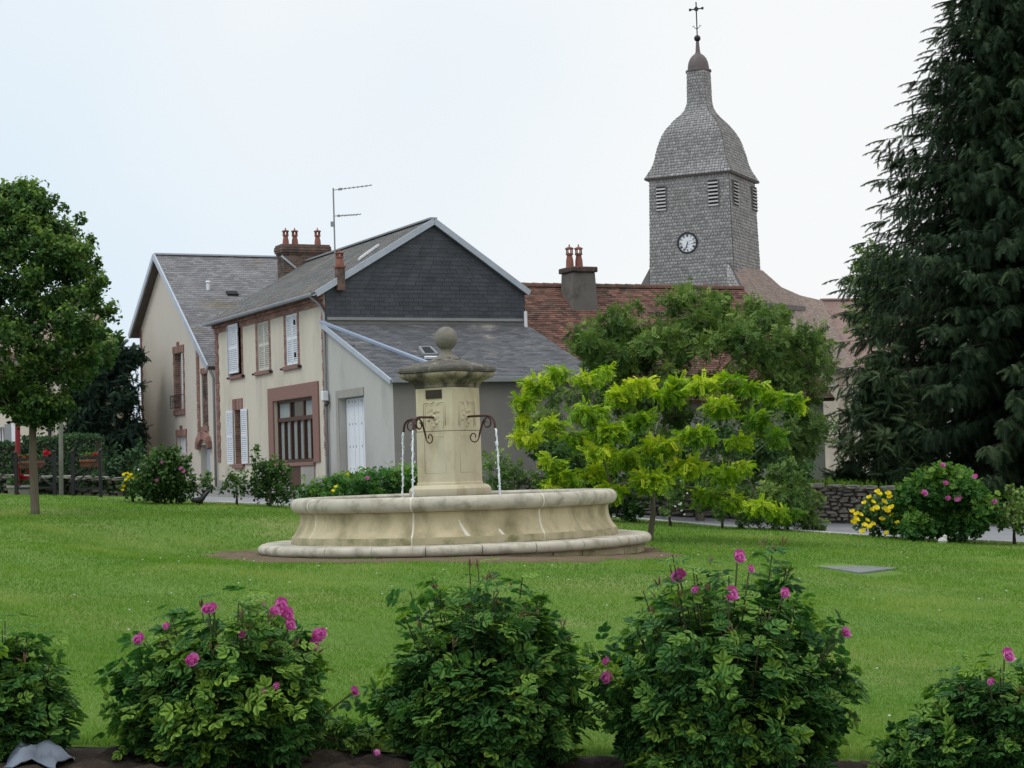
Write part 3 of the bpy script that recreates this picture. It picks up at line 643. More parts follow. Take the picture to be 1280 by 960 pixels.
for k in range(nb):
    mb = MB(); mb.pbox(FA, u0+k*cw+.05, u0+(k+1)*cw-.05, tz+.06, z1-.09, -.185, -.165); mb.build('pane', M['curtain'] if k != 1 else M['glass'], win_)
    for s_ in (0, .5):
        a, b = u0+(k+s_)*cw+.05, u0+(k+s_+.5)*cw-.03; mb = MB(); mb.pbox(FA, a, b, z0+.1, tz-.06, -.185, -.17); mb.build('pane', M['glass'], win_)
        mb = MB(); n = 6                          # gathered net curtain behind
        for j in range(n):
            mb.pbox(FA, a+(b-a)*j/n*.72+.02, a+(b-a)*(j+.7)/n*.72+.02, z0+.12, tz-.08, -.166, -.160)
        mb.build('curtain', M['curtain'], win_)
mb = MB(); mb.pbox(FA, u0-.05, u1+.05, z0-.10, z0-.003, -.05, .09); mb.build('sill', M['pinkstone'], win_, bevel=.01)
mb = MB(); mb.pbox(FA, GD[0], GD[1], GD[2]-.1, z0-.104, .0, .035); d_o = mb.build('door_panel', M['brown'], house)
mb = MB(); mb.pbox(FA, u0+.0, GD[0]-.01, GB, z0-.104, .0, .05); mb.build('apron', M['cement'], house)
mb = MB(); mb.pbox(FA, GD[0]-.25, GD[1]+.25, GB, GD[2]-.11, 0, .75); mb.build('step', M['kerb'], house, bevel=.015)
mb = MB(); mb.pbox(FA, GD[0]-.35, GD[1]+.35, GB-.2, GD[2]-.27, .75, 1.15); mb.build('step', M['kerb'], house, bevel=.015)
# slate hanging on the gable
zl = GA.px(480, 398.3)[1]; hang = GA.shift(.03)
slate_part('hung_slates', [(hang.pt(0, zl), hang.pt(GW, zl), hang.pt(0, EZ), hang.pt(GW, EZ)), (hang.pt(0, EZ), hang.pt(GW, EZ), hang.pt(AU-.01, AZ-.02), hang.pt(AU+.01, AZ-.02))], M['slate_gable'], house, .30, .125, .012, NG)
mb = MB(); mb.pbox(GA, .0, GW, zl-.05, AZ*0+EZ, .003, .028); mb.build('batten_board', M['dark'], house)
mb = MB(); mb.pbox(GA, 0.02, GW, zl-.06, zl+.02, .03, .14); mb.build('flashing', M['zincd'], house)
# downpipe
mb = MB(); g = p(.25, -OV-.04, lE-.08); mb.tube([g, FA.pt(.20, EZ-.45, .10), FA.pt(-.08, EZ-.75, .08), FA.pt(-.08, GB+.3, .08)], .04, 8); mb.build('downpipe', M['zincd'], house, smooth=True)
# lean-to in grey cement
lt = -FA.px(491.5, 500)[0]; lz1 = FA.px(495, 473)[1]; lz0 = FA.px(413, 405)[1]
LC = FA.pt(-lt, 0); LF = PF(LC, D2, NG); LW = GW-.25
DR = rect(FA, 425, 456, 496, 592)
mb = MB(); wall(mb, FA, [-lt, -.003], GB-.3, lambda u: lz1+(lz0-lz1)*(u+lt)/lt, [DR], .3); mb.build('lean_to_wall', M['grey'], house)
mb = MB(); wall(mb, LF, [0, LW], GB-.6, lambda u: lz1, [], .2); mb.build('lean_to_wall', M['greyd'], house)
k0, k1 = C0*[1, 1, 0]-D2*.12, C0*[1, 1, 0]+D2*(GW+.05)
dn_ = (lz0-lz1)/lt
e0_, e1_ = LC-D2*.12+NG*.22+np.array([0, 0, lz1+.05-.22*dn_]), LC+D2*(LW+.1)+NG*.22+np.array([0, 0, lz1+.05-.22*dn_])
r0_, r1_ = k0+NG*.05+np.array([0, 0, lz0+.04]), k1+NG*.05+np.array([0, 0, lz0+.04])
mb = MB(); slab(mb, e0_, e1_, r1_, r0_, .1); lr = mb.build('lean_to_roof', M['slate'], house)
hx = D2*2.1                                      # foot of the hip on the eave
slate_part('slates', [(e0_, e1_, r0_, r1_)], M['slate_lichen'], lr, .22, .125)
mb = MB(); n_ = unit(np.cross(e1_-e0_, r0_-e0_)); n_ = n_ if n_[2] > 0 else -n_
mb.bar(r0_+n_*.05-D2*.05, e0_+hx+n_*.05, .12, .07, n_); mb.build('hip_flashing', mk('blue_zinc', (.36, .43, .55), (.30, .36, .47), 3, .4, metal=.2), lr)
mb = MB(); mb.bar(e0_-np.array([0, 0, .05])-D2*.02, r0_-np.array([0, 0, .05])-D2*.02, .05, .13); mb.build('verge_board', M['zinc'], lr)
mb = MB(); mb.bar(e0_+NG*.05-np.array([0, 0, .03]), e1_+NG*.05-np.array([0, 0, .03]), .09, .09); mb.build('gutter', M['zincd'], lr)
sk = [on_roof(*s_, e0_, e1_, r0_) for s_ in ((530, 446.5), (546, 446), (537, 437), (524, 437.5))]
mb = MB(); cen = sum(sk)/4; b = len(mb.v)
for i in range(4): mb.bar(sk[i]+n_*.06, sk[(i+1) % 4]+n_*.06, .06, .09, n_)
mb.v += [tuple(s_+n_*.07) for s_ in sk]; mb.f.append([len(mb.v)-4+i for i in range(4)])
so2 = mb.build('skylight', M['zincd'], lr); mb = MB(); mb.poly(*[cen+(s_-cen)*.75+n_*.10 for s_ in sk]); mb.build('pane', M['glass'], so2)
mb = MB(); cc = on_roof(540, 449, e0_, e1_, r0_); mb.box(cc+n_*.05, D2*.22, n_*.03, np.cross(n_, D2)*.04); mb.build('skylight_flashing', M['white'], lr)
mb = MB(); vp_ = GA.pt(GW-.1, zl+.15, .25); mb.tube([vp_-[0, 0, .4], vp_+[0, 0, .08]], .05, 8); mb.build('vent_pipe', M['white'], lr)
# lean-to door
u0, u1, z0, z1 = DR
mb = MB(); mb.pbox(FA, u0-.03, u1+.03, z1+.002, z1+.22, -.02, .03); mb.pbox(FA, u1+.002, u1+.20, z0, z1+.22, -.02, .028); mb.build('door_surround', M['cement'], house)
mb = MB(); dl = (u0, u1-.02); mb.pbox(FA, *dl, z0, z1-.02, -.26, -.20); door = mb.build('door', M['white'], house, label='white plank door with rows of small slots')
for zz in (.06, .355, .65, .945):
    for uu in (.1, .24, .38, .62, .74, .88):
        mb = MB(); c_ = dl[0]+(dl[1]-dl[0])*uu; h_ = z0+(z1-z0)*zz; mb.pbox(FA, c_-.014, c_+.014, h_-.032, h_+.032, -.21, -.196); mb.build('slot', M['dark'], door)
for uu in (.33, .5, .67):
    mb = MB(); c_ = dl[0]+(dl[1]-dl[0])*uu; mb.pbox(FA, c_-.006, c_+.006, z0+.02, z1-.04, -.21, -.1985); mb.build('plank_joint', M['zincd'], door)
mb = MB(); mb.pbox(FA, u0-.1, u1+.1, z0-.14, z0-.003, -.25, .12); mb.build('door_sill', M['pinkstone'], house)
# wall lamp on the brick corner
lu, lz = FA.px(411.5, 495); mb = MB(); mb.pbox(FA, lu-.09, lu+.09, lz-.13, lz+.14, .06, .22); lm = mb.build('meter_box', M['white'], house, bevel=.02)
mb = MB(); mb.tube([FA.pt(lu-.05, lz-.16, .05), FA.pt(lu-.06, lz-.28, .14)], .05, 6); mb.build('bracket', M['black'], lm)
cu, czz = FA.px(444, 437); mb = MB(); mb.tube([FA.pt(cu, czz+.12, .02), FA.pt(cu-.05, czz+.02, .14), FA.pt(cu, czz-.1, .08)], .018, 5); mb.build('wall_hook', M['black'], house)
# chimneys
def pot(mb, c, h, r=.13):
    mb.lathe(c, [(r, 0), (r*.92, h*.3), (r*.66, h*.52), (r*.95, h*.54), (r*.95, h*.6), (r*.62, h*.62)], 12)
    for k in range(6):
        a = 2*PI*k/6; mb.box((c[0]+r*.72*math.cos(a), c[1]+r*.72*math.sin(a), c[2]+h*.7), (r*.14, 0, 0), (0, r*.14, 0), (0, 0, h*.1))
    mb.lathe(c, [(r*.5, h*.79), (r*1.12, h*.78), (r*1.05, h*.83), (r*.3, h*.88), (r*.16, h*.9), (r*.2, h*.95), (.001, h)], 12)
CP = PF(C0+D1*(HL+.15), D2, NG); cu0, cu1 = CP.px(351.5, 325)[0], CP.px(413, 325)[0]; ct = CP.px(382, 305)[1]; cb = CP.px(382, 318.5)[1]
mb = bricks(CP, cu0+.08, cu1-.08, cb-2.6, cb, .01); SP = PF(CP.pt(cu0+.08, 0), D1, NF); m2 = bricks(SP, .0, .62, cb-2.6, cb, .01)
k = len(mb.v); mb.v += m2.v; mb.f += [[i+k for i in f] for f in m2.f]
chim = mb.build('chimney', M['brickdk'], house, label='broad old brick chimney with three clay pots')
mb = MB(); mb.box((CP.pt((cu0+cu1)/2, cb-1.3)+D1*.31), D2*((cu1-cu0)/2-.085), D1*.31, (0, 0, 1.3)); mb.build('core', M['mortar'], chim)
mb = MB()
for i, (dz, ex) in enumerate(((0, .02), (.075, .06), (.15, .08), (.225, .07), (.29, .04))):
    mb.box(CP.pt((cu0+cu1)/2, cb+.035+dz)+D1*.31, D2*((cu1-cu0)/2-.06+ex), D1*(.33+ex), (0, 0, .036))
mb.build('chimney_cap', M['brickdk'], chim, bevel=.012)
mb = MB(); mb.bar(CP.pt(cu0-.0, cb-.06, .03), CP.pt(AU-.25, cb-.62, .03), .05, .07); mb.build('flashing', M['zinc'], chim)
for x_ in (361, 372.5, 401):
    uu, zz = CP.px(x_, 305); mb = MB(); pot(mb, CP.pt(uu, cb+.32)+D1*.31, CP.px(x_, 283)[1]-cb-.32, .115); mb.build('chimney_pot', M['terra'], chim, smooth=True, auto=40)
b_ = on_roof(425, 346, e0, e1, r0); mb = MB(); mb.box(b_+[0, 0, -.05], D2*.11, D1*.11, (0, 0, .34)); ch2 = mb.build('chimney', M['brickdk'], house, label='slim chimney stub near the gable')
mb = MB(); pot(mb, b_+[0, 0, .26], .52, .125); mb.box(b_+[0, 0, .28], D2*.14, D1*.14, (0, 0, .025)); mb.build('chimney_pot', M['terra'], ch2, smooth=True, auto=40)
# television aerial
ab = b_+D1*.35+[0, 0, .1]; at_ = ab.copy(); tz_ = CAM[2]+ray(419, 235)[2]*ab[1]; at_[2] = tz_
ant = thing('television_aerial', 'thin television aerial with two booms above the slate roof', 'aerial', ab)
mb = MB(); mb.tube([ab-[0, 0, .4], at_], .022, 6); mb.build('mast', M['zincd'], ant)
for (x0, y0, x1, y1) in ((419, 237.5, 465, 231.5), (420, 270, 451, 268)):
    a = ab.copy(); a[2] = CAM[2]+ray(x0, y0)[2]*ab[1]; d = at(x1, y1, ab[1]+.3); mb = MB(); mb.tube([a, d], .012, 5); v_ = d-a
    for j in range(7):
        c_ = a+v_*(.25+.11*j); mb.bar(c_-D1*.22, c_+D1*.22, .01, .01)
    mb.box(a+v_*.18, v_*.05, (0, .03, 0), (0, 0, .03)); mb.build('boom', M['zincd'], ant)
mb = MB(); c_ = ab.copy(); c_[2] = CAM[2]+ray(419, 280)[2]*ab[1]; mb.box(c_+[-.05, 0, 0], (.05, 0, 0), (0, .04, 0), (0, 0, .07)); mb.build('amplifier_box', M['zincd'], ant)

# ================================================================== LEFT HOUSE
FL = FA.shift(-.02); LE = FA.px(176.5, 500)[0]; LAU, LAZ = FA.px(202, 322); _, LEZ = FA.px(265, 462)
slp = (LAZ-LEZ)/(LAU-HL); LEFTZ = LAZ-slp*(LE-LAU)
lhouse = thing('house', 'tall pale gable-fronted house with brick window surrounds, steep grey roof', 'house', (*FL.pt(HL, 0)[:2], GB+.5))
WA = rect(FL, 218.5, 229.5, 441, 512); WC = rect(FL, 222, 233, 545, 566); WD = rect(FL, 252.5, 260, 467, 533); DL = rect(FL, 251.5, 263, 556, 612)
lt_top = lambda u: LAZ-slp*abs(u-LAU)
mb = MB(); wall(mb, FL, [HL+.002, LAU, LE], GB-.2, lt_top, [WA, WC, WD, DL], .26); mb.build('wall', M['cream_grey'], lhouse)
sw = PF(FL.pt(LE, 0), D2, D1); mb = MB(); wall(mb, sw, [0, 9], GB-.2, lambda u: LEFTZ, [], .2)
bwl = PF(FL.pt(HL, 0)+D2*9, D1, -NF); wall(mb, bwl, [0, LAU-HL, LE-HL], GB-.2, lambda u: lt_top(u+HL), [], .2); mb.build('wall', M['cream_grey'], lhouse)
ov = .36; P3 = lambda t, u, z: FL.pt(t, z)+D2*u
a0, a1 = P3(HL+.02, -.3, LEZ+.08), P3(HL+.02, 9.2, LEZ+.08); rr0, rr1 = P3(LAU, -.3, LAZ+.1), P3(LAU, 9.2, LAZ+.1)
bz = LEFTZ+.08-.45*slp; b0, b1 = P3(LE+.45, -.3, bz), P3(LE+.45, 9.2, bz)
mb = MB(); slab(mb, a0, a1, rr1, rr0, .14); slab(mb, b0, b1, rr1, rr0, .14); lroof = mb.build('roof', mk('roof_board', (.12, .10, .085), (.09, .075, .065), 4, .9), lhouse)
slate_part('slates', [(a0, a1, rr0, rr1), (b0, b1, rr0, rr1)], M['slate_left'], lroof, .24, .14)
mb = MB()
for a, b in ((a0, rr0), (b0, rr0)): mb.bar(a+NF*.02-np.array([0, 0, .05]), b+NF*.02-np.array([0, 0, .05]), .06, .2)
mb.build('verge_board', M['zincd'] if 0 else M['zinc'], lroof)
mb = MB(); mb.bar(rr0+[0, 0, .03], rr1+[0, 0, .03], .2, .06); mb.build('ridge_cap', M['zinc'], lroof)
n_l = unit(np.cross(a1-a0, rr0-a0)); n_l = n_l if n_l[2] > 0 else -n_l
vp = on_roof(260, 363, a0, a1, rr0); mb = MB(); mb.tube([vp, vp+[0, 0, .28]], .06, 8); mb.sphere(vp+[0, 0, .3], .1, 8, (1, 1, .5)); mb.build('roof_vent', M['white'], lroof)
vp = on_roof(290, 368, a0, a1, rr0); mb = MB(); mb.box(vp+n_l*.04, D2*.2, n_l*.05, np.cross(n_l, D2)*.12); mb.build('roof_vent', M['dark'], lroof)
mb = MB(); mb.tube([FL.pt(HL+.12, LEZ-.02, .2), FL.pt(HL+.12, LEZ-.3, .08), FL.pt(HL+.12, GB+.3, .08)], .045, 8); mb.build('downpipe', M['zincd'], lhouse, smooth=True)
qb = rect(FL, 246.5, 250, 430, 548); bricks(FL, *qb, .03, jag=.0, bl=.16).build('brick_chain', M['brick'], lhouse, kind='stuff')
bricks(FL, LE-.22, LE, GB+.2, LEFTZ-.05, .03, jag=.08, side=-1).build('brick_quoin', M['brick'], lhouse, kind='stuff')
def surround_l(h, wl, wr, zt, par, arch=True, sill=True):
    u0, u1, z0, z1 = h; m_ = bricks(FL, u0-wr, u0, z0, z1, .03, jag=.035, side=-1, bl=.16)
    for extra in (bricks(FL, u1, u1+wl, z0, z1, .03, jag=.035, side=1, bl=.16), bricks(FL, u0-wr-.04, u1+wl+.04, z1, zt, .035, bh=.19, bl=.08), bricks(FL, (u0+u1)/2-.12, (u0+u1)/2+.12, zt, zt+.14, .05, bh=.13, bl=.12)):
        k = len(m_.v); m_.v += extra.v; m_.f += [[i+k for i in f] for f in extra.f]
    m_.build('brick_surround', M['brick'], par, kind='stuff')
    if sill: mb = MB(); mb.pbox(FL, u0-wr, u1+wl, z0-.2, z0-.003, -.02, .07); mb.build('sill', M['pinkstone'], par, bevel=.01)
wA = window_on(FL, WA, lhouse, .24); surround_l(WA, .07, .14, WA[3]+.26, wA)
rv = PF(FL.pt(WA[1], 0), -NF, -D1); bricks(rv, .0, .22, WA[2], WA[3], .012).build('brick_reveal', M['brick'], wA, kind='stuff')
mb = MB(); mb.pbox(FL, WA[0]+.0, WA[0]+.24, WA[2]+.03, WA[3]-.03, -.05, -.01); mb.build('shutter', M['white'], wA)
mb = MB()
for zz in (.06, .3, .5): mb.bar(FL.pt(WA[0]-.05, WA[2]+zz, .16), FL.pt(WA[1]+.05, WA[2]+zz, .16), .022, .022)
for k in range(7):
    uu = WA[0]-.05+(WA[1]-WA[0]+.1)*k/6; mb.bar(FL.pt(uu, WA[2]+.06, .16), FL.pt(uu, WA[2]+.5, .16), .016, .016, NF)
for uu in (WA[0]-.05, WA[1]+.05): mb.bar(FL.pt(uu, WA[2]+.5, .0), FL.pt(uu, WA[2]+.5, .16), .02, .02)
mb.build('balcony_rail', M['black'], wA)
wC = window_on(FL, WC, lhouse, .2); surround_l(WC, .07, .08, WC[3]+.24, wC, sill=False)
mb = MB(); mb.pbox(FL, *WC, -.15, -.11); mb.build('shutter', M['white'], wC)
bl_ = bricks(FL, *WD, -.10).build('blind_window', M['brickdk'], lhouse, kind='stuff'); mb = bricks(FL, WD[0]-.06, WD[1]+.06, WD[3], WD[3]+.2, .03, bh=.18, bl=.08); mb.build('brick_surround', M['brick'], bl_, kind='stuff'); mb = MB(); mb.pbox(FL, WD[0]-.05, WD[1]+.05, WD[2]-.16, WD[2]-.003, -.02, .06); mb.build('sill', M['pinkstone'], bl_)
mb = MB(); mb.pbox(FL, DL[0], DL[1], DL[2]-.2, DL[3], -.24, -.19); dd = mb.build('door', M['zinc'], lhouse, label='grey double door under a brick arch')
mb = MB(); mb.pbox(FL, (DL[0]+DL[1])/2-.03, (DL[0]+DL[1])/2+.03, DL[2]-.2, DL[3]-.05, -.19, -.175); mb.build('gap', M['dark'], dd)
mb = MB(); n = 9                                 # brick arch hood over the door
for k in range(n):
    a = PI*(k+.5)/n; c_ = FL.pt((DL[0]+DL[1])/2+math.cos(a)*(DL[1]-DL[0])*.62, DL[3]-.1+math.sin(a)*.42, .06)
    mb.box(c_, unit(D1*math.sin(a)-np.array([0, 0, math.cos(a)]))*.11, unit(D1*math.cos(a)+np.array([0, 0, math.sin(a)]))*.13, NF*.08)
mb.build('door_arch', M['brick'], dd)

# ================================================================== RED-TILED BUILDING BEHIND
RP = C0*[1, 1, 0]+D2*(GW+.02)+D1*2.4; RF = PF(RP, D2, NG)
rz = RF.px(700, 357.5)[1]; ru1 = RF.px(925, 360)[0]; rz1 = RF.px(925, 360)[1]; KD = 4.9; st = math.tan(R(38.5))
barn = thing('house', 'long low building under an old red tiled roof, half hidden by the green tree', 'house', (*RP[:2], float(gz(RP[0], RP[1]))))
p_ = lambda u, k, z: RP+D2*u+NG*k+np.array([0, 0, z])
be0, be1, br0, br1 = p_(-.0, KD, rz-KD*st), p_(ru1+.1, KD, rz1-KD*st), p_(-.0, 0, rz), p_(ru1+.1, 0, rz1)
bf0, bf1 = p_(0, -KD, rz-KD*st), p_(ru1+.1, -KD, rz1-KD*st)
mb = MB(); slab(mb, be0, be1, br1, br0, .12); slab(mb, bf0, bf1, br1, br0, .12); brf = mb.build('roof', M['tile'], barn)
slate_part('tiles', [(be0, be1, br0, br1)], M['tile'], brf, .19, .115, .018)
slate_part('tiles', [(bf0, bf1, br0, br1)], M['tile'], brf, .6, .4, .018)
nrt = int(np.linalg.norm(br1-br0)/.36)
for i in range(nrt):                             # ridge tiles, each a half-round cap
    c_ = br0+(br1-br0)*(i+.5)/nrt; mb = MB(); dv = unit(br1-br0); L_ = np.linalg.norm(br1-br0)/nrt
    for k in range(6):
        A0, A1 = PI*k/6, PI*(k+1)/6; r_a, r_b = .15, .13
        f = lambda A, r_: NG*math.cos(A)*r_+np.array([0, 0, math.sin(A)*r_*.95-.05])
        mb.poly(c_-dv*L_*.52+f(A0, r_a), c_-dv*L_*.52+f(A1, r_a), c_+dv*L_*.5+f(A1, r_b), c_+dv*L_*.5+f(A0, r_b))
    mb.poly(*[c_-dv*L_*.52+f(PI*k/6, r_a) for k in range(7)])
    mb.build('ridge_tile', M['tile'], brf, fixn=False)
BW = PF(p_(0, KD-.35, 0), D2, NG); gb2 = float(gz(BW.o[0], BW.o[1]))-.6
mb = MB(); wall(mb, BW, [0, ru1-.1], gb2, lambda u: rz-KD*st+.25, [], .2)
eg = PF(p_(ru1-.1, 0, 0)-D1*0, D1, D2); wall(mb, eg, [-KD+.35, 0, KD-.35], gb2, lambda u: rz1-.05-abs(u)*st, [], .2)
wg = PF(p_(.1, 0, 0), D1, -D2); wall(mb, wg, [-KD+.35, 0, KD-.35], gb2, lambda u: rz1-.05-abs(u)*st, [], .2); mb.build('wall', M['grey'], barn)
# grey rendered chimney on it
c0_ = on_roof(712, 385, be0, be1, br0); kk = float((c0_-RP)@NG); CG = PF(RP+NG*(kk+.1), D2, NG); uu0 = CG.px(715, 380)[0]; uu1 = CG.px(748, 380)[0]; zt = CG.px(728, 340)[1]; zb_ = CG.px(728, 405)[1]
mb = MB(); mid = (uu0+uu1)/2; hw = (uu1-uu0)/2; cc = CG.pt(mid, 0)+D1*.4
mb.v = []; 
for z_, s_ in ((zb_-.6, 1.0), (zb_+.3, 1.0), (zt-.05, .88), (zt, .88)):
    for a, b in ((-1, -1), (1, -1), (1, 1), (-1, 1)): mb.v.append(tuple(cc+D2*a*hw*s_+D1*b*.42*s_+np.array([0, 0, z_])))
for i in range(3):
    for k in range(4): mb.f.append([i*4+k, i*4+(k+1) % 4, i*4+4+(k+1) % 4, i*4+4+k])
mb.f.append([12, 13, 14, 15]); ch3 = mb.build('chimney', mk('sooty_render', (.17, .155, .14), (.12, .11, .10), 1.5, .95, .4, 20, c3=(.08, .07, .06), s3=1.5, t3=(.5, .7)), barn, bevel=.03, label='grey rendered chimney stack with two clay pots')
mb = MB(); mb.box(cc+[0, 0, zt+.09], D2*(hw*.88+.06), D1*.44, (0, 0, .085)); mb.build('chimney_cap', M['brickdk'], ch3, bevel=.03)
for x_ in (720, 731.5):
    uu = CG.px(x_, 335)[0]; mb = MB(); pot(mb, CG.pt(uu, zt+.17)+D1*.4, CG.px(x_, 303)[1]-zt-.17, .125); mb.build('chimney_pot', M['terra'], ch3, smooth=True, auto=40)

# ================================================================== CHURCH
TA = R(25); E1 = np.array([math.cos(TA), -math.sin(TA), 0]); E2 = np.array([math.sin(TA), math.cos(TA), 0])
TC = at(911, 220, 100.0); HWT = 2.31; TCX = TC*[1, 1, 0]-E1*HWT+E2*HWT
zat = lambda py, px=877, Y=102.: float(at(px, py, Y)[2])
tower = thing('church_tower', 'square church bell tower clad in grey shingles with bell-shaped roof and clock', 'church tower', (TCX[0], TCX[1], 3))
zE = zat(221); zB = zat(338)
SQ = [(-1, -1), (1, -1), (1, 1), (-1, 1)]
def sup(n, e):                                   # superellipse ring
    out = []
    for k in range(n):
        a = 2*PI*(k+.5)/n-PI*.75-PI/n*0; c, s_ = math.cos(a), math.sin(a); out.append((math.copysign(abs(c)**(2/e), c), math.copysign(abs(s_)**(2/e), s_)))
    return out
def shell_rows(prof, ex, w, name, par, mat):
    """shingle courses round a square shaft whose half-width follows prof [(z, half, roundness)] from bottom to top"""
    zs = [a[0] for a in prof]; L = [0.]
    for a, b in zip(prof[:-1], prof[1:]): L.append(L[-1]+math.hypot(b[0]-a[0], b[1]-a[1]))
    n = int(L[-1]/ex); V = []; F = []
    def ring(s):
        s = min(s, L[-1]); z = np.interp(s, L, zs); h = np.interp(s, L, [a[1] for a in prof]); ro = np.interp(s, L, [a[2] for a in prof]); return z, h, ro
    def pnt(h, ro, side, f, z, off):
        x, y = [(-1+2*f, -1), (1, -1+2*f), (1-2*f, 1), (-1, 1-2*f)][side]; l = math.hypot(x, y)
        x, y = x*(1-ro)+x/l*ro*1.04, y*(1-ro)+y/l*ro*1.04
        nx, ny = [(0, -1), (1, 0), (0, 1), (-1, 0)][side]; nx, ny = nx*(1-ro)+x*ro, ny*(1-ro)+y*ro
        p = TCX+E1*(x*h+nx*off)+E2*(y*h+ny*off); return (p[0], p[1], z)
    for i in range(n):
        s0, s1 = i*L[-1]/n, (i+1.25)*L[-1]/n; z0, h0, q0 = ring(s0); z1, h1, q1 = ring(s1)
        for side in range(4):
            m = max(1, int(round(2*h0/w))); ed = [0]+[min(1, max(0, (k+(.5 if i % 2 else 0)+random.uniform(-.18, .18))/m)) for k in range(0 if i % 2 else 1, m)]+[1]
            for a, b in zip(ed[:-1], ed[1:]):
                if b-a < .004: continue
                o = .030+random.uniform(-.01, .012); g = .012/(2*h0); k = len(V); dz = random.uniform(-.02, .02) if i else 0
                V += [pnt(h0, q0, side, a+g, z0+dz, o), pnt(h0, q0, side, b-g, z0+dz, o), pnt(h1, q1, side, b-g, z1, .002), pnt(h1, q1, side, a+g, z1, .002), pnt(h0, q0, side, a+g, z0+dz, .0), pnt(h0, q0, side, b-g, z0+dz, .0)]
                F += [[k, k+1, k+2, k+3], [k+4, k+5, k+1, k]]
    return mesh_np(name, np.array(V), np.array(F), mat, par, kind='stuff')
def core(prof, name, par, mat):
    mb = MB(); sh = []
    for z, h, ro in prof:
        pts = []
        for side in range(4):
            for f in np.linspace(0, 1, 6)[:-1]:
                x, y = [(-1+2*f, -1), (1, -1+2*f), (1-2*f, 1), (-1, 1-2*f)][side]; l = math.hypot(x, y); pts.append((x*(1-ro)+x/l*ro*1.04, y*(1-ro)+y/l*ro*1.04))
        sh.append((h-.004, h-.004, z, pts))
    mb.sqloft(TCX, E1, E2, sh); return mb.build(name, mat, par)
wp = [(zB-7, HWT*1.08, 0), (zB, HWT*1.052, 0), (zE+.05, HWT, 0)]
shaft = core(wp, 'shaft', tower, M['shingle_dk'])
shell_rows([(zat(372), HWT*1.06, 0), wp[1], wp[2]], .175, .20, 'shingles', shaft, M['shingle'])
pxh = lambda px_l, px_r: (px_r-px_l)/(946-806)*(HWT+.20)
rp = [(zat(222), HWT+.22, 0), (zat(217), HWT+.10, 0), (zat(203), pxh(817.5, 936), .0), (zat(184), pxh(822.5, 931), .02), (zat(165), pxh(828, 923), .08), (zat(150), pxh(838.5, 911), .18),
      (zat(139), pxh(849.5, 899), .3), (zat(130), pxh(855.5, 894.5), .5), (zat(122), pxh(857, 893.0), .6), (zat(105), pxh(857, 892.5), .7), (zat(85), pxh(857, 891), .7)]
def smooth_prof(P_, k=6):
    out = []; P_ = [np.array(a, float) for a in P_]
    for i in range(len(P_)-1):
        p0, p1, p2, p3 = P_[max(i-1, 0)], P_[i], P_[i+1], P_[min(i+2, len(P_)-1)]
        for t in np.linspace(0, 1, k, endpoint=False): out.append(tuple(.5*((2*p1)+(p2-p0)*t+(2*p0-5*p1+4*p2-p3)*t*t+(3*p1-p0-3*p2+p3)*t**3)))
    out.append(tuple(P_[-1])); return out
rp = smooth_prof(rp)
rcore = core(rp, 'roof', tower, M['shingle_dk']); shell_rows(rp, .175, .19, 'shingles', rcore, M['shingle'])
mb = MB(); mb.sqloft(TCX, E1, E2, [(HWT+.20, HWT+.20, zat(222)-.10, SQ), (HWT+.24, HWT+.24, zat(222)-.02, SQ)]); mb.build('eave_board', M['leadcap'], rcore)
zc0 = zat(84, 874); hh = pxh(857, 891)
mb = MB(); mb.lathe((*TCX[:2], 0), [(hh*.9, zc0-.1), (hh*1.2, zc0-.06), (hh*1.2, zc0+.03), (hh*1.0, zc0+.08), (hh*.99, zc0+.25), (hh*.92, zc0+.48), (hh*.78, zc0+.7), (hh*.55, zc0+.88), (hh*.28, zc0+1.0), (hh*.22, zc0+1.1), (.09, zat(47, 872)), (.05, zat(45, 872))], 20); mb.build('cupola_cap', M['leadcap'], tower, smooth=True, auto=50)
zb2 = zat(42.5, 871); mb = MB(); mb.sphere((*TCX[:2], zb2), .19, 14); mb.tube([(*TCX[:2], zb2-.2), (*TCX[:2], zat(-2, 869))], .035, 6); fin = mb.build('finial', M['black'], tower, smooth=True, auto=60)
mb = MB(); mb.tube([(*TCX[:2], zat(40, 871)), (*TCX[:2], zat(20, 870))], .03, 5); zc_ = zat(5.5, 869); c_ = np.array([*TCX[:2], zc_]); mb.bar(c_-E1*.37, c_+E1*.37, .05, .06); mb.bar(c_-[0, 0, .3], c_+[0, 0, .4], .05, .06, E1)
for s_ in (-1, 1): mb.box(c_+E1*.37*s_, E1*.06, E2*.03, (0, 0, .07))
mb.box(c_, unit(E1+np.array([0, 0, 1]))*.12, unit(E1-np.array([0, 0, 1]))*.12, E2*.03)
zd = zat(28, 870)
for s_ in (-1, 1):
    mb.tube([np.array([*TCX[:2], zd-.12]), np.array([*TCX[:2], zd-.05])+E1*s_*.12, np.array([*TCX[:2], zd+.08])+E1*s_*.2, np.array([*TCX[:2], zd+.02])+E1*s_*.26], .02, 5)
mb.build('cross', M['black'], fin)
TF = PF(TCX-E1*HWT-E2*HWT, E1, -E2); TR = PF(TCX+E1*HWT-E2*HWT, E2, E1)
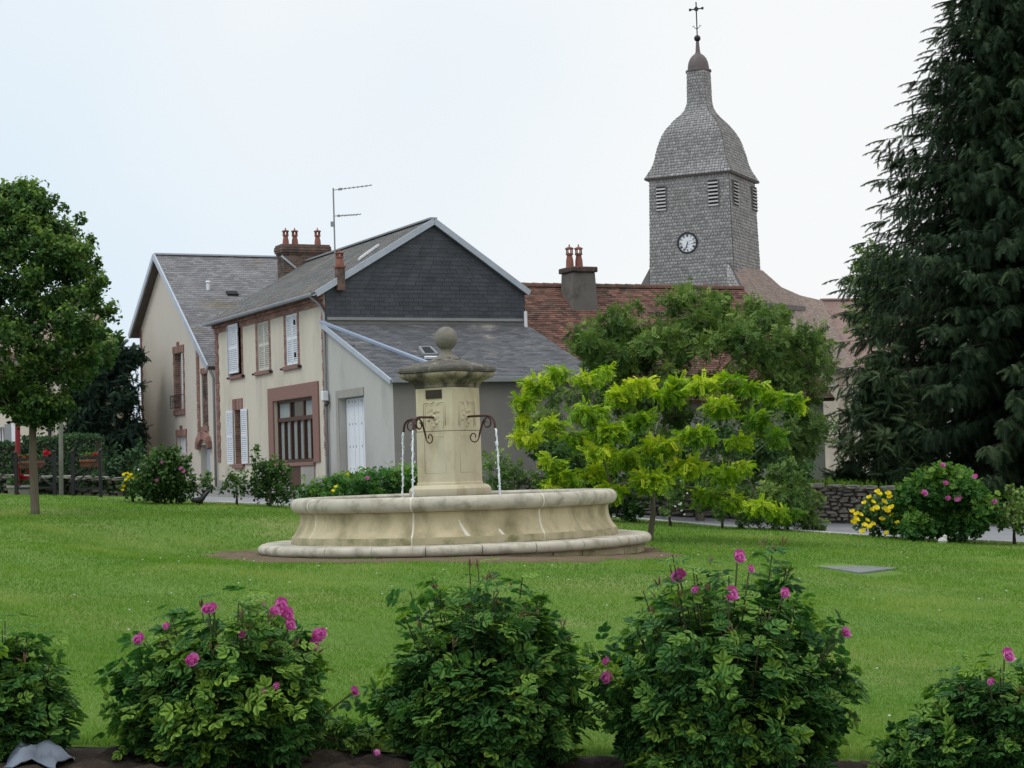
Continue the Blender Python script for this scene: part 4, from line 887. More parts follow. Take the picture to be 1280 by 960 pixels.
def louvre(pf, xl, xr, yt, yb, nsl=7):
    m = (xl+xr)/2; u0, u1 = pf.px(xl, (yt+yb)/2)[0], pf.px(xr, (yt+yb)/2)[0]; z1, z0 = pf.px(m, yt)[1], pf.px(m, yb)[1]
    mb = MB(); mb.pbox(pf, u0, u1, z0, z1, .02, .09); lo = mb.build('louvre_opening', M['dark'], tower); n = nsl; h = (z1-z0)/n
    mb = MB(); mb.pbox(pf, u0-.04, u0+.02, z0-.05, z1+.04, .02, .12); mb.pbox(pf, u1-.02, u1+.04, z0-.05, z1+.04, .02, .12); mb.pbox(pf, u0+.02, u1-.02, z1, z1+.05, .02, .13); mb.build('frame', M['shingle_dk'], lo)
    for i in range(n):
        mb = MB(); c_ = pf.pt((u0+u1)/2, z0+(i+.3)*h, .15); mb.box(c_, pf.u*(u1-u0)/2, unit(pf.n*.6+np.array([0, 0, -.8]))*.055, unit(pf.n*.8+np.array([0, 0, .6]))*.015); mb.build('slat', M['shingle'], lo)
louvre(TF, 821.5, 833, 234, 264); louvre(TF, 886, 898.5, 225.5, 258); louvre(TR, 914.8, 920.2, 227, 256); louvre(TR, 938.6, 943.6, 235, 263)
# clock
cu_, cz_ = TF.px(860.3, 304); ck = TF.pt(cu_, cz_, .10)
def disc(mb, c, r0, r1, o0, o1, n=40):
    b = len(mb.v)
    for i in range(n):
        a = 2*PI*i/n; d = E1*math.cos(a)+np.array([0, 0, math.sin(a)])
        for r_, o_ in ((r0, o0), (r0, o1), (r1, o1), (r1, o0)): mb.v.append(tuple(c+d*r_-E2*o_))
    for i in range(n):
        j = (i+1) % n
        for k in range(4): mb.f.append([b+i*4+k, b+j*4+k, b+j*4+(k+1) % 4, b+i*4+(k+1) % 4])
mb = MB(); disc(mb, ck, .50, .60, -.06, .07); clk = mb.build('clock', M['black'], tower, label='round white clock face with black rim')
mb = MB(); disc(mb, ck, .001, .505, -.05, .02); mb.build('dial', M['white'], clk)
ROM = ['XII', 'I', 'II', 'III', 'IIII', 'V', 'VI', 'VII', 'VIII', 'IX', 'X', 'XI']
for i, s_ in enumerate(ROM):
    a = PI/2-2*PI*i/12; rd = E1*math.cos(a)+np.array([0, 0, math.sin(a)]); tg = E1*math.sin(a)-np.array([0, 0, math.cos(a)])
    mb = MB(); wd = {'I': .028, 'V': .06, 'X': .06}; tot = sum(wd[c] for c in s_); x = -tot/2; c0 = ck+rd*.405
    for c in s_:
        w_ = wd[c]; m_ = x+w_/2; x += w_; P_ = lambda u, v: c0+tg*u+rd*v-E2*.03
        if c == 'I': mb.bar(P_(m_, -.06), P_(m_, .06), .016, .02, E2)
        elif c == 'V': mb.bar(P_(m_, -.06), P_(m_-.024, .06), .016, .02, E2); mb.bar(P_(m_, -.06), P_(m_+.024, .06), .013, .022, E2)
        else: mb.bar(P_(m_-.024, -.06), P_(m_+.024, .06), .016, .02, E2); mb.bar(P_(m_+.024, -.06), P_(m_-.024, .06), .013, .022, E2)
    mb.build('numeral', M['black'], clk)
for ang, l_, w_ in ((PI/2-2*PI*(6.55/12), .25, .035), (PI/2-2*PI*(33.5/60), .38, .025)):
    d = E1*math.cos(ang)+np.array([0, 0, math.sin(ang)]); mb = MB(); mb.bar(ck-d*.08-E2*.05, ck+d*l_-E2*.05, w_, .015, E2); mb.build('clock_hand', M['black'], clk)
# skirt roofs and nave
church = thing('church', 'church nave and side roof in faded pink tile behind the tower foot', 'church', (TCX[0]+3, TCX[1]+3, 3))
def A(px, py, Y): return at(px, py, Y)
s_a = TF.pt(2*HWT*1.03, zat(332, 915, 100.)); 
T1 = TF.pt(*TF.px(913.0, 331), .15); T2 = A(953, 338, 103.9); S1 = TF.pt(*TF.px(937.5, 377), .15); S2 = A(1004, 383.5, 105.5); S0 = A(797, 362, 101.0); T0 = A(812, 338, 101.6)
mb = MB(); slab(mb, S1, S2, T2, T1, .12); rf1 = mb.build('roof', M['tilepink'], church); slate_part('tiles', [(S1, S2, T1, T2)], M['tilepink'], rf1, .26, .17, .016)
Sf = A(790, 385, 99.8); 
Sb = TF.pt(*TF.px(912, 378.5), .15); Tb = TF.pt(*TF.px(909, 331), .15)
mb = MB(); mb.poly(Sb, S1, T1, Tb); rf0 = mb.build('flared_skirt', M['shingle_dk'], tower); slate_part('shingles', [(Sb, S1, Tb, T1)], M['shingle'], rf0, .20, .175, .034, -E2, gap=.014)
mb = MB(); fp = [TF.pt(*TF.px(*q_), -.02) for q_ in ((812.5, 334), (799, 359.5), (816, 380), (820, 359))]; fb = [q_+E2*1.6 for q_ in fp]; mb.v = [tuple(q_) for q_ in fp+fb]; mb.f = [[0, 1, 2, 3], [7, 6, 5, 4], [0, 1, 5, 4], [1, 2, 6, 5], [2, 3, 7, 6], [3, 0, 4, 7]]; mb.build('flared_foot', M['shingle_dk'], tower)
mb = MB(); mb.bar(T1+[0, 0, .06], S1+[0, 0, .06], .16, .06); mb.bar(S1-[0, 0, .12], S2-[0, 0, .12], .3, .28); mb.build('fascia', M['leadcap'], church)
v0, v1 = S1-[0, 0, .2], S2-[0, 0, .2]
mb = MB(); nrm = unit(np.cross(v1-v0, [0, 0, 1])); i0 = v0-nrm*.35; i1 = v1-nrm*.35-unit(v1-v0)*.35
mb.poly(i0*[1, 1, 0]+[0, 0, 1], i1*[1, 1, 0]+[0, 0, 1], i1, i0); il = A(860, 384, 99.4); mb.poly(il*[1, 1, 0]+[0, 0, 1], i0*[1, 1, 0]+[0, 0, 1], i0, il-[0, 0, .2])
mb.poly(i1*[1, 1, 0]+[0, 0, 1], (i1+[0, 6, 0])*[1, 1, 0]+[0, 0, 1], i1+[0, 6, 0], i1); mb.build('wall', M['cream'], church)
# nave: hollow sweep down from the tower, then the long ridge
N0 = A(952, 337, 106); N1 = A(975, 358, 108); N2 = A(1000, 369, 110); N3 = A(1027, 375.5, 112); N4 = A(1160, 374.5, 124)
B0 = A(985, 450, 103.5); B1 = A(1025, 457, 104.5); B2 = A(1070, 463, 106); V3 = A(1073, 450, 105.9)
mb = MB()
tri = [(N0, N1, B0), (N1, N2, B0), (N2, B1, B0), (N2, N3, B1), (N3, B2, B1)]
Vq = [(B0, B1, N1, N2), (B1, B2, N2, N3)]
mb.poly(N0, N1, B0); mb.poly(B0, B1, N2, N1); mb.poly(B1, B2, N3, N2); nv = mb.build('roof', M['tilepink'], church)
slate_part('tiles', [(B0, B1, N1, N2), (B1, B2, N2, N3)], M['tilepink'], nv, .26, .17, .016)
slate_part('tiles', [(B2, A(1180, 478, 116), N3, N4)], M['tilered'], nv, .26, .17, .016)
mb = MB(); mb.poly(B2, A(1180, 478, 116), N4, N3); mb.build('roof', M['tilered'], church)
mb = MB(); mb.bar(B0-[0, 0, .12], B2-[0, 0, .12], .3, .25); mb.bar(B2-[0, 0, .12], A(1180, 478, 116)-[0, 0, .12], .3, .25); mb.build('fascia', M['leadcap'], church)
mb = MB(); mb.bar(N3+[0, 0, .05], N4+[0, 0, .05], .25, .12); mb.build('ridge_cap', M['tilered'], church)
b0, b2 = A(985, 455, 104), A(1062, 466, 106.4); e3 = A(1180, 482, 116.5)
mb = MB(); mb.poly(b0*[1, 1, 0]+[0, 0, 0], b2*[1, 1, 0], b2, b0); mb.poly(b2*[1, 1, 0], e3*[1, 1, 0], e3, b2); mb.build('wall', M['cream'], church)
WQ = PF(b0, unit((b2-b0)*[1, 1, 0]), unit(np.cross(b2-b0, [0, 0, 1]))); uq = WQ.px(1053, 490)[0]
bricks(WQ, uq-.2, uq+.2, 0, b2[2]-.1, .03, bh=.25, bl=.4, jag=.12).build('stone_quoin', mk('pale_quoin', (.45, .38, .31), (.40, .33, .27), 3, .95), church, kind='stuff')

# ================================================================== PALE BUILDING BEHIND THE LEFT TREE
pb = at(40, 560, 66.0); pale = thing('house', 'pale rendered building behind the hedge, mostly hidden by the lime tree', 'house', (pb[0], pb[1], float(gz(pb[0], pb[1]))))
PP = PF(pb, (1, -.12, 0), (-.12, -1, 0)); pu0, pu1 = PP.px(-150, 520)[0], PP.px(83, 520)[0]; pz = PP.px(60, 440)[1]; pg = float(gz(pb[0], pb[1]))-.5
PWn = rect(PP, -2, 6, 534, 553.5)
mb = MB(); wall(mb, PP, [pu0, pu1], pg, lambda u: pz, [PWn], .2); pr = PF(PP.pt(pu1, 0), (.12, 1, 0), (1, -.12, 0)); wall(mb, pr, [0, 3.5, 7], pg, lambda u: pz+(1.6-abs(u-3.5)*.45), [], .2); mb.build('wall', M['cream'], pale)
mb = MB(); A0 = PP.pt(pu0-.3, pz-.1, .35); A1 = PP.pt(pu1+.2, pz-.1, .35); B0_ = PP.pt(pu0-.3, pz+1.7, -3.5); B1_ = PP.pt(pu1+.2, pz+1.7, -3.5); slab(mb, A0, A1, B1_, B0_, .15)
rf = mb.build('roof', M['tilered'], pale); slate_part('tiles', [(A0, A1, B0_, B1_)], M['tilered'], rf, .3, .25, .02)
w_ = window_on(PP, PWn, pale, .15, 'white'); mb = MB(); mb.pbox(PP, PWn[1]+.03, PWn[1]+.27, PWn[2], PWn[3]+.1, .01, .05); mb.build('shutter', M['zincd'], w_); mb = MB(); mb.pbox(PP, PWn[1]+.28, PWn[1]+.50, PWn[2]-.1, PWn[3]+.1, .01, .05); mb.build('shutter', M['white'], w_)
mb = MB(); uu = PP.px(62, 530)[0]; mb.tube([PP.pt(uu, pg, .06), PP.pt(uu, pz-.1, .06)], .05, 6); mb.build('downpipe', M['black'], pale)

# ================================================================== FOUNTAIN
FZ = 0.0
fo = thing('fountain', 'round stone fountain with square pillar, ball finial and iron spouts pouring water', 'fountain', (FX, FY, .2))
FC = np.array([FX, FY, 0.])
RS = 1.005
def arc(cx, cz, r, a0, a1, n): return [(cx+r*math.cos(R(a0+(a1-a0)*i/n)), cz+r*math.sin(R(a0+(a1-a0)*i/n))) for i in range(n+1)]
rimp = [(2.30, 1.00), (2.30, 1.18), (2.325, 1.207)]+arc(2.535, 1.10, .114, 97, -78, 12)+[(2.53, .985), (2.30, .985)]
panp = [(2.30, .98), (2.53, .98), (2.513, .965)]+[(2.500+.125*(t**2.7), .955-.345*t) for t in np.linspace(0, 1, 11)]+[(2.628, .605), (2.636, .57), (2.64, .50), (2.30, .50)]
plip = [(2.30, .497)]+[(3.06, .497)]+arc(3.105, .420, .078, 88, -80, 8)+[(3.08, .338), (2.30, .338)]
foup = [(2.4, .335), (3.075, .335), (3.075, .02), (2.4, .02)]
J0 = R(-12.3); ST = 2*PI/8; g = .0035
for i in range(8):
    a0, a1 = J0+i*ST, J0+(i+1)*ST
    mb = MB(); mb.lathe(FC, rimp, 14, a0+g, a1-g, True); mb.build('rim_stone', M['rimstone'], fo, smooth=True, auto=40)
    mb = MB(); mb.lathe(FC, panp, 14, a0+g, a1-g, True); mb.build('basin_panel', M['stone'], fo, smooth=True, auto=40)
    mb = MB(); mb.lathe(FC, [(r+.003 if r > 2.4 else r, z) for r, z in panp[1:-1]]+[(2.35, .5), (2.35, .97)], 1, a0-.0055, a0+.0055, True); mb.lathe(FC, [(r+.002 if r > 2.4 else r, z) for r, z in rimp], 1, a0-.0045, a0+.0045, True); mb.build('mortar_joint', M['joint'], fo)
    mb = MB(); mb.lathe(FC, [(2.60, .612), (2.634, .606), (2.644, .575), (2.650, .50), (2.55, .50)], 14, a0+g, a1-g, True); mb.build('foot_moulding', M['moss'], fo, smooth=True, auto=40)
NP = 24
for i in range(NP):
    a0, a1 = J0+.11+i*2*PI/NP, J0+.11+(i+1)*2*PI/NP; dz = random.uniform(-.004, .004); dr = random.uniform(-.006, .006)
    mb = MB(); mb.lathe(FC+[0, 0, dz], [(r+(dr if r > 2.6 else 0), z) for r, z in plip], 6, a0+.0018, a1-.0018, True); mb.build('plinth_stone', M['rimstone'], fo, smooth=True, auto=40)
for i in range(36):
    a0, a1 = i*2*PI/36, (i+1)*2*PI/36; dr = random.uniform(-.02, .006)
    mb = MB(); mb.lathe(FC, [(r+(dr if r > 2.6 else 0), z) for r, z in foup], 3, a0+.002, a1-.002, True); mb.build('footing_stone', M['moss'], fo)
mb = MB(); mb.lathe(FC, [(3.05, .30), (2.30, .45), (2.30, .5), (2.29, .97)], 64); mb.build('basin_core', M['cement'], fo)
mb = MB(); mb.lathe(FC, [(.001, 1.045), (1.2, 1.045), (2.31, 1.045)], 64); mb.build('water', mk('basin_water', (.045, .06, .05), (.03, .045, .035), 2, .04, .25, 9, spec=.6, bdist=.01), fo)
# white weather streaks: drips of lime on two panels, thin raised crusts
def crust(a, r0z, pts, w):
    mb = MB(); V = []
    for (z, da) in pts:
        t = np.clip((.955-z)/.345, 0, 1); r = 2.500+.125*t**2.7+.004; V.append((a+da, r, z))
    for (p_, q_) in zip(V[:-1], V[1:]):
        P_ = []
        for (aa, r, z), s in ((p_, -1), (p_, 1), (q_, 1), (q_, -1)):
            b = aa+s*w*(.15+2.4*max(0, .90-z))*random.uniform(.7, 1.2); P_.append((FX+r*math.sin(b), FY-r*math.cos(b), z))
        mb.poly(*P_)
    return mb
crust(R(4.5), 0, [(.86, -.02), (.80, -.012), (.74, 0), (.68, .014), (.64, .022), (.618, .03)], .016).build('lime_crust', M['joint'], fo)
crust(R(17.2), 0, [(.70, -.006), (.66, .0), (.63, .008), (.615, .014)], .012).build('lime_crust', M['joint'], fo)
crust(R(50), 0, [(.88, -.004), (.80, -.002), (.72, .008), (.66, .016), (.62, .024)], .004).build('lime_crust', M['joint'], fo)
# pillar, a square shaft turned 33 degrees
PA = R(-33); _vz = math.atan2(FX, FY)
n1 = np.array([math.sin(PA+_vz), -math.cos(PA+_vz), 0]); n2 = np.array([math.sin(PA+PI/2+_vz), -math.cos(PA+PI/2+_vz), 0])
FACES = [(n1, n2), (n2, -n1), (-n1, -n2), (-n2, n1)]
PC = np.array([FX-.055, FY, 0.]); HB = .372
def rsq(ch, n=2):                                # square with rounded corners, unit half-size
    out = []
    for sx, sy, a in ((1, 1, 0), (-1, 1, 90), (-1, -1, 180), (1, -1, 270)):
        for k in range(n+1): t = R(a+90*k/n); out.append((sx*(1-ch)+ch*math.cos(t), sy*(1-ch)+ch*math.sin(t)))
    return out
def sq(prof, ch=.03, name='block', mat='stone', sm=True, cap=True):
    mb = MB(); sh = rsq(ch); mb.sqloft(PC, n1, n2, [(h, h, z, sh) for h, z in prof], cap); return mb.build(name, M[mat], fo, smooth=sm, auto=28)
sq([(.40, .9), (.40, 1.155), (.455, 1.16), (.485, 1.19), (.497, 1.24), (.492, 1.30), (.46, 1.345), (.42, 1.362)], .12, 'pillar_base', 'pillarstone')
sq([(.388, 1.362), (.388, 1.395), (HB+.006, 1.41), (HB+.004, 2.226)], .03, 'pillar_lower_block', 'pillarstone')
sq([(HB+.002, 2.236), (HB, 2.93), (HB+.0, 2.93)], .03, 'pillar_upper_block', 'pillarstone')
sq([(HB-.02, 2.15), (HB-.01, 2.30)], .03, 'pillar_joint', 'corn')
sq([(HB+.003, 2.932), (HB+.012, 2.94), (HB+.012, 2.985), (HB+.02, 2.99), (HB+.03, 3.01), (HB+.06, 3.04), (HB+.11, 3.07), (HB+.165, 3.105), (HB+.185, 3.14), (HB+.187, 3.175)], .02, 'cornice', 'corn')
sq([(HB+.175, 3.178), (HB+.205, 3.19), (HB+.212, 3.225), (HB+.20, 3.262), (HB+.17, 3.285), (.30, 3.36), (.17, 3.405)], .03, 'cap_stone', 'capstone')
sq([(.165, 3.40), (.165, 3.43)], .02, 'finial_base', 'capstone')
mb = MB(); mb.lathe(PC, [(.001, 3.40), (.21, 3.40), (.19, 3.44), (.125, 3.475), (.088, 3.52), (.088, 3.56), (.10, 3.575), (.001, 3.59)], 24); mb.build('finial_neck', M['ballstone'], fo, smooth=True, auto=50)
mb = MB(); mb.sphere((*PC[:2], 3.748), .192, 28); mb.build('finial_ball', M['ballstone'], fo, smooth=True)
def face(i): n_, u_ = FACES[i]; return PF(PC+n_*HB, u_, n_)     # u runs to the right seen from outside
for i in range(4):
    f = face(i); P_ = lambda u, z: f.pt(u, z, .000)
    def bead(pts, r): mb = MB(); mb.tube([P_(*p_) for p_ in pts], r, 6); return mb.build('panel_moulding', M['pillarstone'], fo, smooth=True)
    bead([(-.215, 1.56), (.215, 1.56), (.215, 2.15), (-.215, 2.15), (-.215, 1.56)], .010); bead([(-.19, 1.585), (.19, 1.585), (.19, 2.125), (-.19, 2.125), (-.19, 1.585)], .006)
    top = [(-.22, 2.32), (-.22, 2.66), (-.19, 2.70), (-.12, 2.70), (-.07, 2.675), (0, 2.72), (.07, 2.675), (.12, 2.70), (.19, 2.70), (.22, 2.66), (.22, 2.32)]
    bead(top, .011); bead([(u*.84, z-.035) for u, z in top], .006)
    # carved spray round the spout root
    mb = MB(); mb.sphere(f.pt(0, 2.45, -.028), .06, 10)
    for k in range(10):
        a = 2*PI*k/10+.2; l_ = .085+.035*(k % 2); c_ = f.pt(math.cos(a)*l_, 2.45+math.sin(a)*l_*1.15, -.012); mb.sphere(c_, .024+.008*(k % 3), 8)
    for k in range(5): mb.sphere(f.pt(-.05+.03*k*(1 if k % 2 else -.6), 2.60-.012*k, -.01), .022, 8); mb.sphere(f.pt(.04-.025*k, 2.31-.014*k, -.01), .02, 8)
    mb.build('carved_ornament', M['pillarstone'], fo, smooth=True)
    if i == 2: continue
    # spout with its scroll bracket
    n_, u_ = FACES[i]; S_ = lambda o, z: f.pt(0, z, o)
    mb = MB(); mb.tube([S_(-.02, 2.452)]+[S_(o, 2.455) for o in (.1, .25, .40)]+[S_(.46, 2.445), S_(.51, 2.415), S_(.54, 2.37), S_(.555, 2.31), S_(.562, 2.25)], [.019]*5+[.019, .019, .019, .020, .021], 8)
    sp = mb.build('spout', M['rustpipe'], fo, smooth=True, auto=60)
    mb = MB(); c1 = [S_(.135+.10*math.cos(t)*(1-.06*k), 2.125+.10*math.sin(t)*(1-.06*k)) for k, t in enumerate(np.linspace(R(-20), R(-380), 12))][::-1]
    mb.tube(c1+[S_(.25, 2.17), S_(.285, 2.27), S_(.33, 2.37), S_(.41, 2.438)], [.010]*len(c1)+[.016, .017, .016, .012], 7)
    c2 = [S_(.395+.10*math.cos(t)*(1-.065*k), 2.335+.10*math.sin(t)*(1-.065*k)) for k, t in enumerate(np.linspace(R(70), R(-270), 12))]
    mb.tube(c2, [.014]*6+[.010]*6, 7); mb.build('scroll', M['rustpipe'], sp, smooth=True, auto=60)
    # water falling from it: a beaded stream with loose drops
    mb = MB(); pts = []; rad = []
    for k in range(34):
        z = 2.245-(2.245-1.03)*k/33; o = .565+.055*math.sqrt(k/33); pts.append(S_(o+random.uniform(-.005, .005), z)+u_*random.uniform(-.006, .006)); rad.append(random.uniform(.009, .019))
    mb.tube(pts, rad, 6)
    for k in range(50):
        z = random.uniform(1.06, 2.2); fz = (2.245-z)/1.2; c_ = S_(.568+.055*math.sqrt(fz)+random.gauss(0, .014), z)+u_*random.gauss(0, .017); mb.sphere(c_, random.uniform(.004, .010), 6, (1, 1, random.uniform(1.3, 3)))
    for k in range(24):
        a = random.uniform(0, 2*PI); r_ = random.uniform(.02, .12); mb.sphere(S_(.62, 1.05+random.uniform(0, .06))+np.array([math.cos(a)*r_, math.sin(a)*r_, 0]), random.uniform(.005, .012), 5)
    mb.build('water_jet', M['waterjet'], fo, smooth=True)
f = face(0); mb = MB(); mb.pbox(f, -.155, .165, 2.76, 2.90, .0, .02); pl = mb.build('plaque', mk('dark_bronze', (.06, .045, .03), (.035, .028, .02), 30, .5, metal=.4), fo, bevel=.004)

# ================================================================== FOREGROUND ROSES
def rose_bush(px, base_py, top_py, Y, hw, label, nsh, seed, fl=(), young=.0, K=10, leaf=.112, dep=.85, group=None, mat='L_rose', hollow=.0, kind='pink', name='rose_bush', cat='rose bush', fs=.072, low=.12, spot=None):
    global rng; rng = np.random.default_rng(seed); random.seed(seed)
    c = at(px, 700, Y); c = np.array([c[0], Y, float(gz(c[0], Y))]); H = float(at(px, top_py, Y)[2])-c[2]
    t = thing(name, label, cat, c, group or 'roses in the front flower bed')
    # shoot tips over an uneven dome
    u = rng.random(nsh); az = rng.uniform(0, 2*PI, nsh); el_ = np.arcsin(np.clip(low+(1-low)*u, -1, 1)); lump = np.where(rng.random(nsh) < .12, 1.13, 1.0)+.10*np.sin(3*az+seed)+.07*np.sin(5*az+2*seed+el_*4)+rng.normal(size=nsh)*.05
    inner = np.where(rng.random(nsh) < .34, rng.uniform(.45, .85, nsh), 1.0)
    e = np.stack([np.cos(el_)**.8*np.cos(az)*hw, np.cos(el_)**.8*np.sin(az)*hw*dep, np.sin(el_)*H*.93], 1)*(lump*inner)[:, None]
    e[:, 2] = np.clip(e[:, 2], .10*H, H*1.06); e[:, :2] *= (1-.42*np.clip(1-e[:, 2:3]/(.5*H), 0, 1)**1.5)
    st = e*np.array([.22, .22, .0])+rng.normal(size=e.shape)*[.05, .05, 0]; st[:, 2] = 0; mid = e*np.array([.72, .72, .58]); s2 = mid
    P, A_, N_, tt, idx = shoot_leaves(s2+c, e+c, K, .0, .95, .9, .02, .30)
    n = len(P); hrel = np.clip((P[:, 2]-c[2])/H, 0, 1); rr = np.hypot((P[:, 0]-c[0])/hw, (P[:, 1]-c[1])/hw)
    yng = (rng.random(nsh) < young).astype(float)
    if spot:
        for k in range(nsh):
            x_, y_ = proj(c+e[k])
            if e[k, 1] < 0 and ((x_-spot[0])/spot[2])**2+((y_-spot[1])/spot[3])**2 < 1: yng[k] = 1
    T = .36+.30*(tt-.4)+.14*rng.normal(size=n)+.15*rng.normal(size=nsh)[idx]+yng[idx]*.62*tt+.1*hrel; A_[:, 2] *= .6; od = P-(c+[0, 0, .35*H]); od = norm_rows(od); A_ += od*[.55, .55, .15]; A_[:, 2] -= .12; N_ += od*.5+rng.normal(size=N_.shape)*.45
    S = leaf*rng.uniform(.65, 1.15, n)
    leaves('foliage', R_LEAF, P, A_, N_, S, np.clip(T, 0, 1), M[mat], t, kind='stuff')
    # inner leaves, tinted darker to paint shade into the gaps
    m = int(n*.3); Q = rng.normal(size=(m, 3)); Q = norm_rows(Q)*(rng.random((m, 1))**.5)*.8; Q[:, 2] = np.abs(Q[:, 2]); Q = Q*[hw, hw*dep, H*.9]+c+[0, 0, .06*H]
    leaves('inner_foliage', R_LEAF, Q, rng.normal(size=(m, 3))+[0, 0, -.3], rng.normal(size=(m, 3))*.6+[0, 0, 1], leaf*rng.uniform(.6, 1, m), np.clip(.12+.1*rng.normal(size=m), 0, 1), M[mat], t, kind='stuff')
    mb = MB()
    for k in range(0, nsh, 2):
        a = c+st[k]; b = c+mid[k]; d = c+e[k]; mb.tube(bez(a, (a+b)/2+[0, 0, .12*H], b, 4)+[b*.5+d*.5, d], [.009, .008, .007, .006, .004, .003], 4, False)
    mb.build('stems', M['stem'], t, kind='stuff', fixn=False)
    mb = MB()                                    # buds on long sepals at the shoot tips
    for k in range(0, nsh, 5):
        if e[k, 2] > .6*H:
            d = c+e[k]; up = unit(e[k]/np.array([hw, hw, H])+[0, 0, .8])
            for j in range(3):
                v_ = unit(up+rng.normal(size=3)*.35); mb.tube([d, d+v_*.025, d+v_*.04, d+v_*.065], [.0015, .003, .006, .001], 4)
    if mb.v: mb.build('buds', mk('rose_bud', (.10, .11, .035), (.16, .08, .05), 12, .7) if 'rose_bud' not in bpy.data.materials else bpy.data.materials['rose_bud'], t, kind='stuff', fixn=False)
    for fx, fy, s in fl:
        # put the bloom on the near side of the dome where it is seen
        d = ray(fx, fy); best = None
        for yy in np.linspace(Y-hw*dep*1.1, Y+.1, 40):
            p_ = CAM+d*yy; q_ = (p_-c)/np.array([hw, hw*dep, H]); v_ = float(q_@q_)
            if v_ < 1.02: best = p_; break
            if best is None or v_ < bv: best, bv = p_, v_
            bv = min(v_, bv) if 'bv' in dir() else v_
        o_ = unit((best-c)/np.array([hw, hw*dep, H])); flower(kind, best+o_*.03+np.array([0, -.03, 0]), fs*s, t, (o_[0]*.6+random.uniform(-.3, .3), -.75, .55))
        mb2 = MB(); mb2.tube([best-o_*.18-[0, 0, .08], best+o_*.02], .005, 4, False); mb2.build('flower_stem', M['gstem'], t, fixn=False)
    return t
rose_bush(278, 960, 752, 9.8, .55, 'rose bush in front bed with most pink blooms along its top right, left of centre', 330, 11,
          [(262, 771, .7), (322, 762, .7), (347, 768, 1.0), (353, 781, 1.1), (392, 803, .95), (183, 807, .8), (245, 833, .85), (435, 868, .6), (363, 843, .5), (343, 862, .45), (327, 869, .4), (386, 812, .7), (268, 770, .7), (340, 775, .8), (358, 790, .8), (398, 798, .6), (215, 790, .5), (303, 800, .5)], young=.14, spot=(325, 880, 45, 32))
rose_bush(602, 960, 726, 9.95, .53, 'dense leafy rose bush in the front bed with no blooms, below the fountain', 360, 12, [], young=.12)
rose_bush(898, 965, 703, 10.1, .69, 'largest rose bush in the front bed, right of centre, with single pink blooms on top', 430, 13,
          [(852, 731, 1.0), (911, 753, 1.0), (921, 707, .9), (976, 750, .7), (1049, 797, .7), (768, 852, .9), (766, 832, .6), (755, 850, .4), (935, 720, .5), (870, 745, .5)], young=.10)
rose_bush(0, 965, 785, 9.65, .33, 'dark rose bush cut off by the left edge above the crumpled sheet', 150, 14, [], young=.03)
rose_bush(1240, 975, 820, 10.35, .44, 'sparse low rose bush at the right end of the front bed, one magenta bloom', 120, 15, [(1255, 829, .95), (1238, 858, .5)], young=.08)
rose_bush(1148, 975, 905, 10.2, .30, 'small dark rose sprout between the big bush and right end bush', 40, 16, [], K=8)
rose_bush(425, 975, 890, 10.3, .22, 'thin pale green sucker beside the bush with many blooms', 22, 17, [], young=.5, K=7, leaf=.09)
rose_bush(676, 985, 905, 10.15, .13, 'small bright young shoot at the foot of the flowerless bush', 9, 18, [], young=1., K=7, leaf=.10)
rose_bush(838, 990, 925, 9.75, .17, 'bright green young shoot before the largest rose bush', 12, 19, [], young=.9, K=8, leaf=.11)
rng = np.random.default_rng(99); random.seed(99)
for k, (x, y, lb) in enumerate(((352, 943, 'pink rose head fallen on the bare soil, left of its pair'), (373, 941, 'pink rose head fallen on the bare soil, right of its pair'), (470, 957, 'pink rose head lying alone on soil by the flowerless bush'))):
    p_ = on_ground(x, y); o = bpy.data.objects.new('fallen_rose', FM['pink'][k]); COL.objects.link(o); o.location = (*p_[:2], p_[2]+.05); o.scale = (.042,)*3; o.rotation_euler = (.7, .3*k, k); props(o, lb, 'flower')
# crumpled sheet at the left corner of the bed
V, F = grid(np.linspace(-1, 1, 15), np.linspace(-1, 1, 11), lambda x, y: 0*x)
pc = on_ground(46, 957); r_ = np.random.default_rng(3)
hgt = .045*np.abs(np.sin(V[:, 0]*2.3+V[:, 1]*1.2))+.05*np.abs(np.sin(V[:, 1]*4.1-V[:, 0]*2.7))+.025*r_.random(len(V)); hgt *= np.clip(1.25-np.hypot(V[:, 0], V[:, 1]*.9), .05, 1)*1.4
V2 = np.stack([pc[0]+.155*V[:, 0]*(1+.15*np.sin(V[:, 1]*3)), pc[1]-.02+.17*V[:, 1]+.03*np.sin(V[:, 0]*4), pc[2]+.012+hgt], 1)
Vb = V2.copy(); Vb[:, 2] -= .004; nV = len(V2)
o = mesh_np('crumpled_sheet', np.vstack([V2, Vb]), np.vstack([F, F[:, ::-1]+nV]), mk('grey_blue_sheet', (.17, .20, .25), (.11, .13, .165), 5, .45), loc=pc); props(o, 'crumpled pale blue-grey sheet lying on the soil in the left corner', 'sheet')

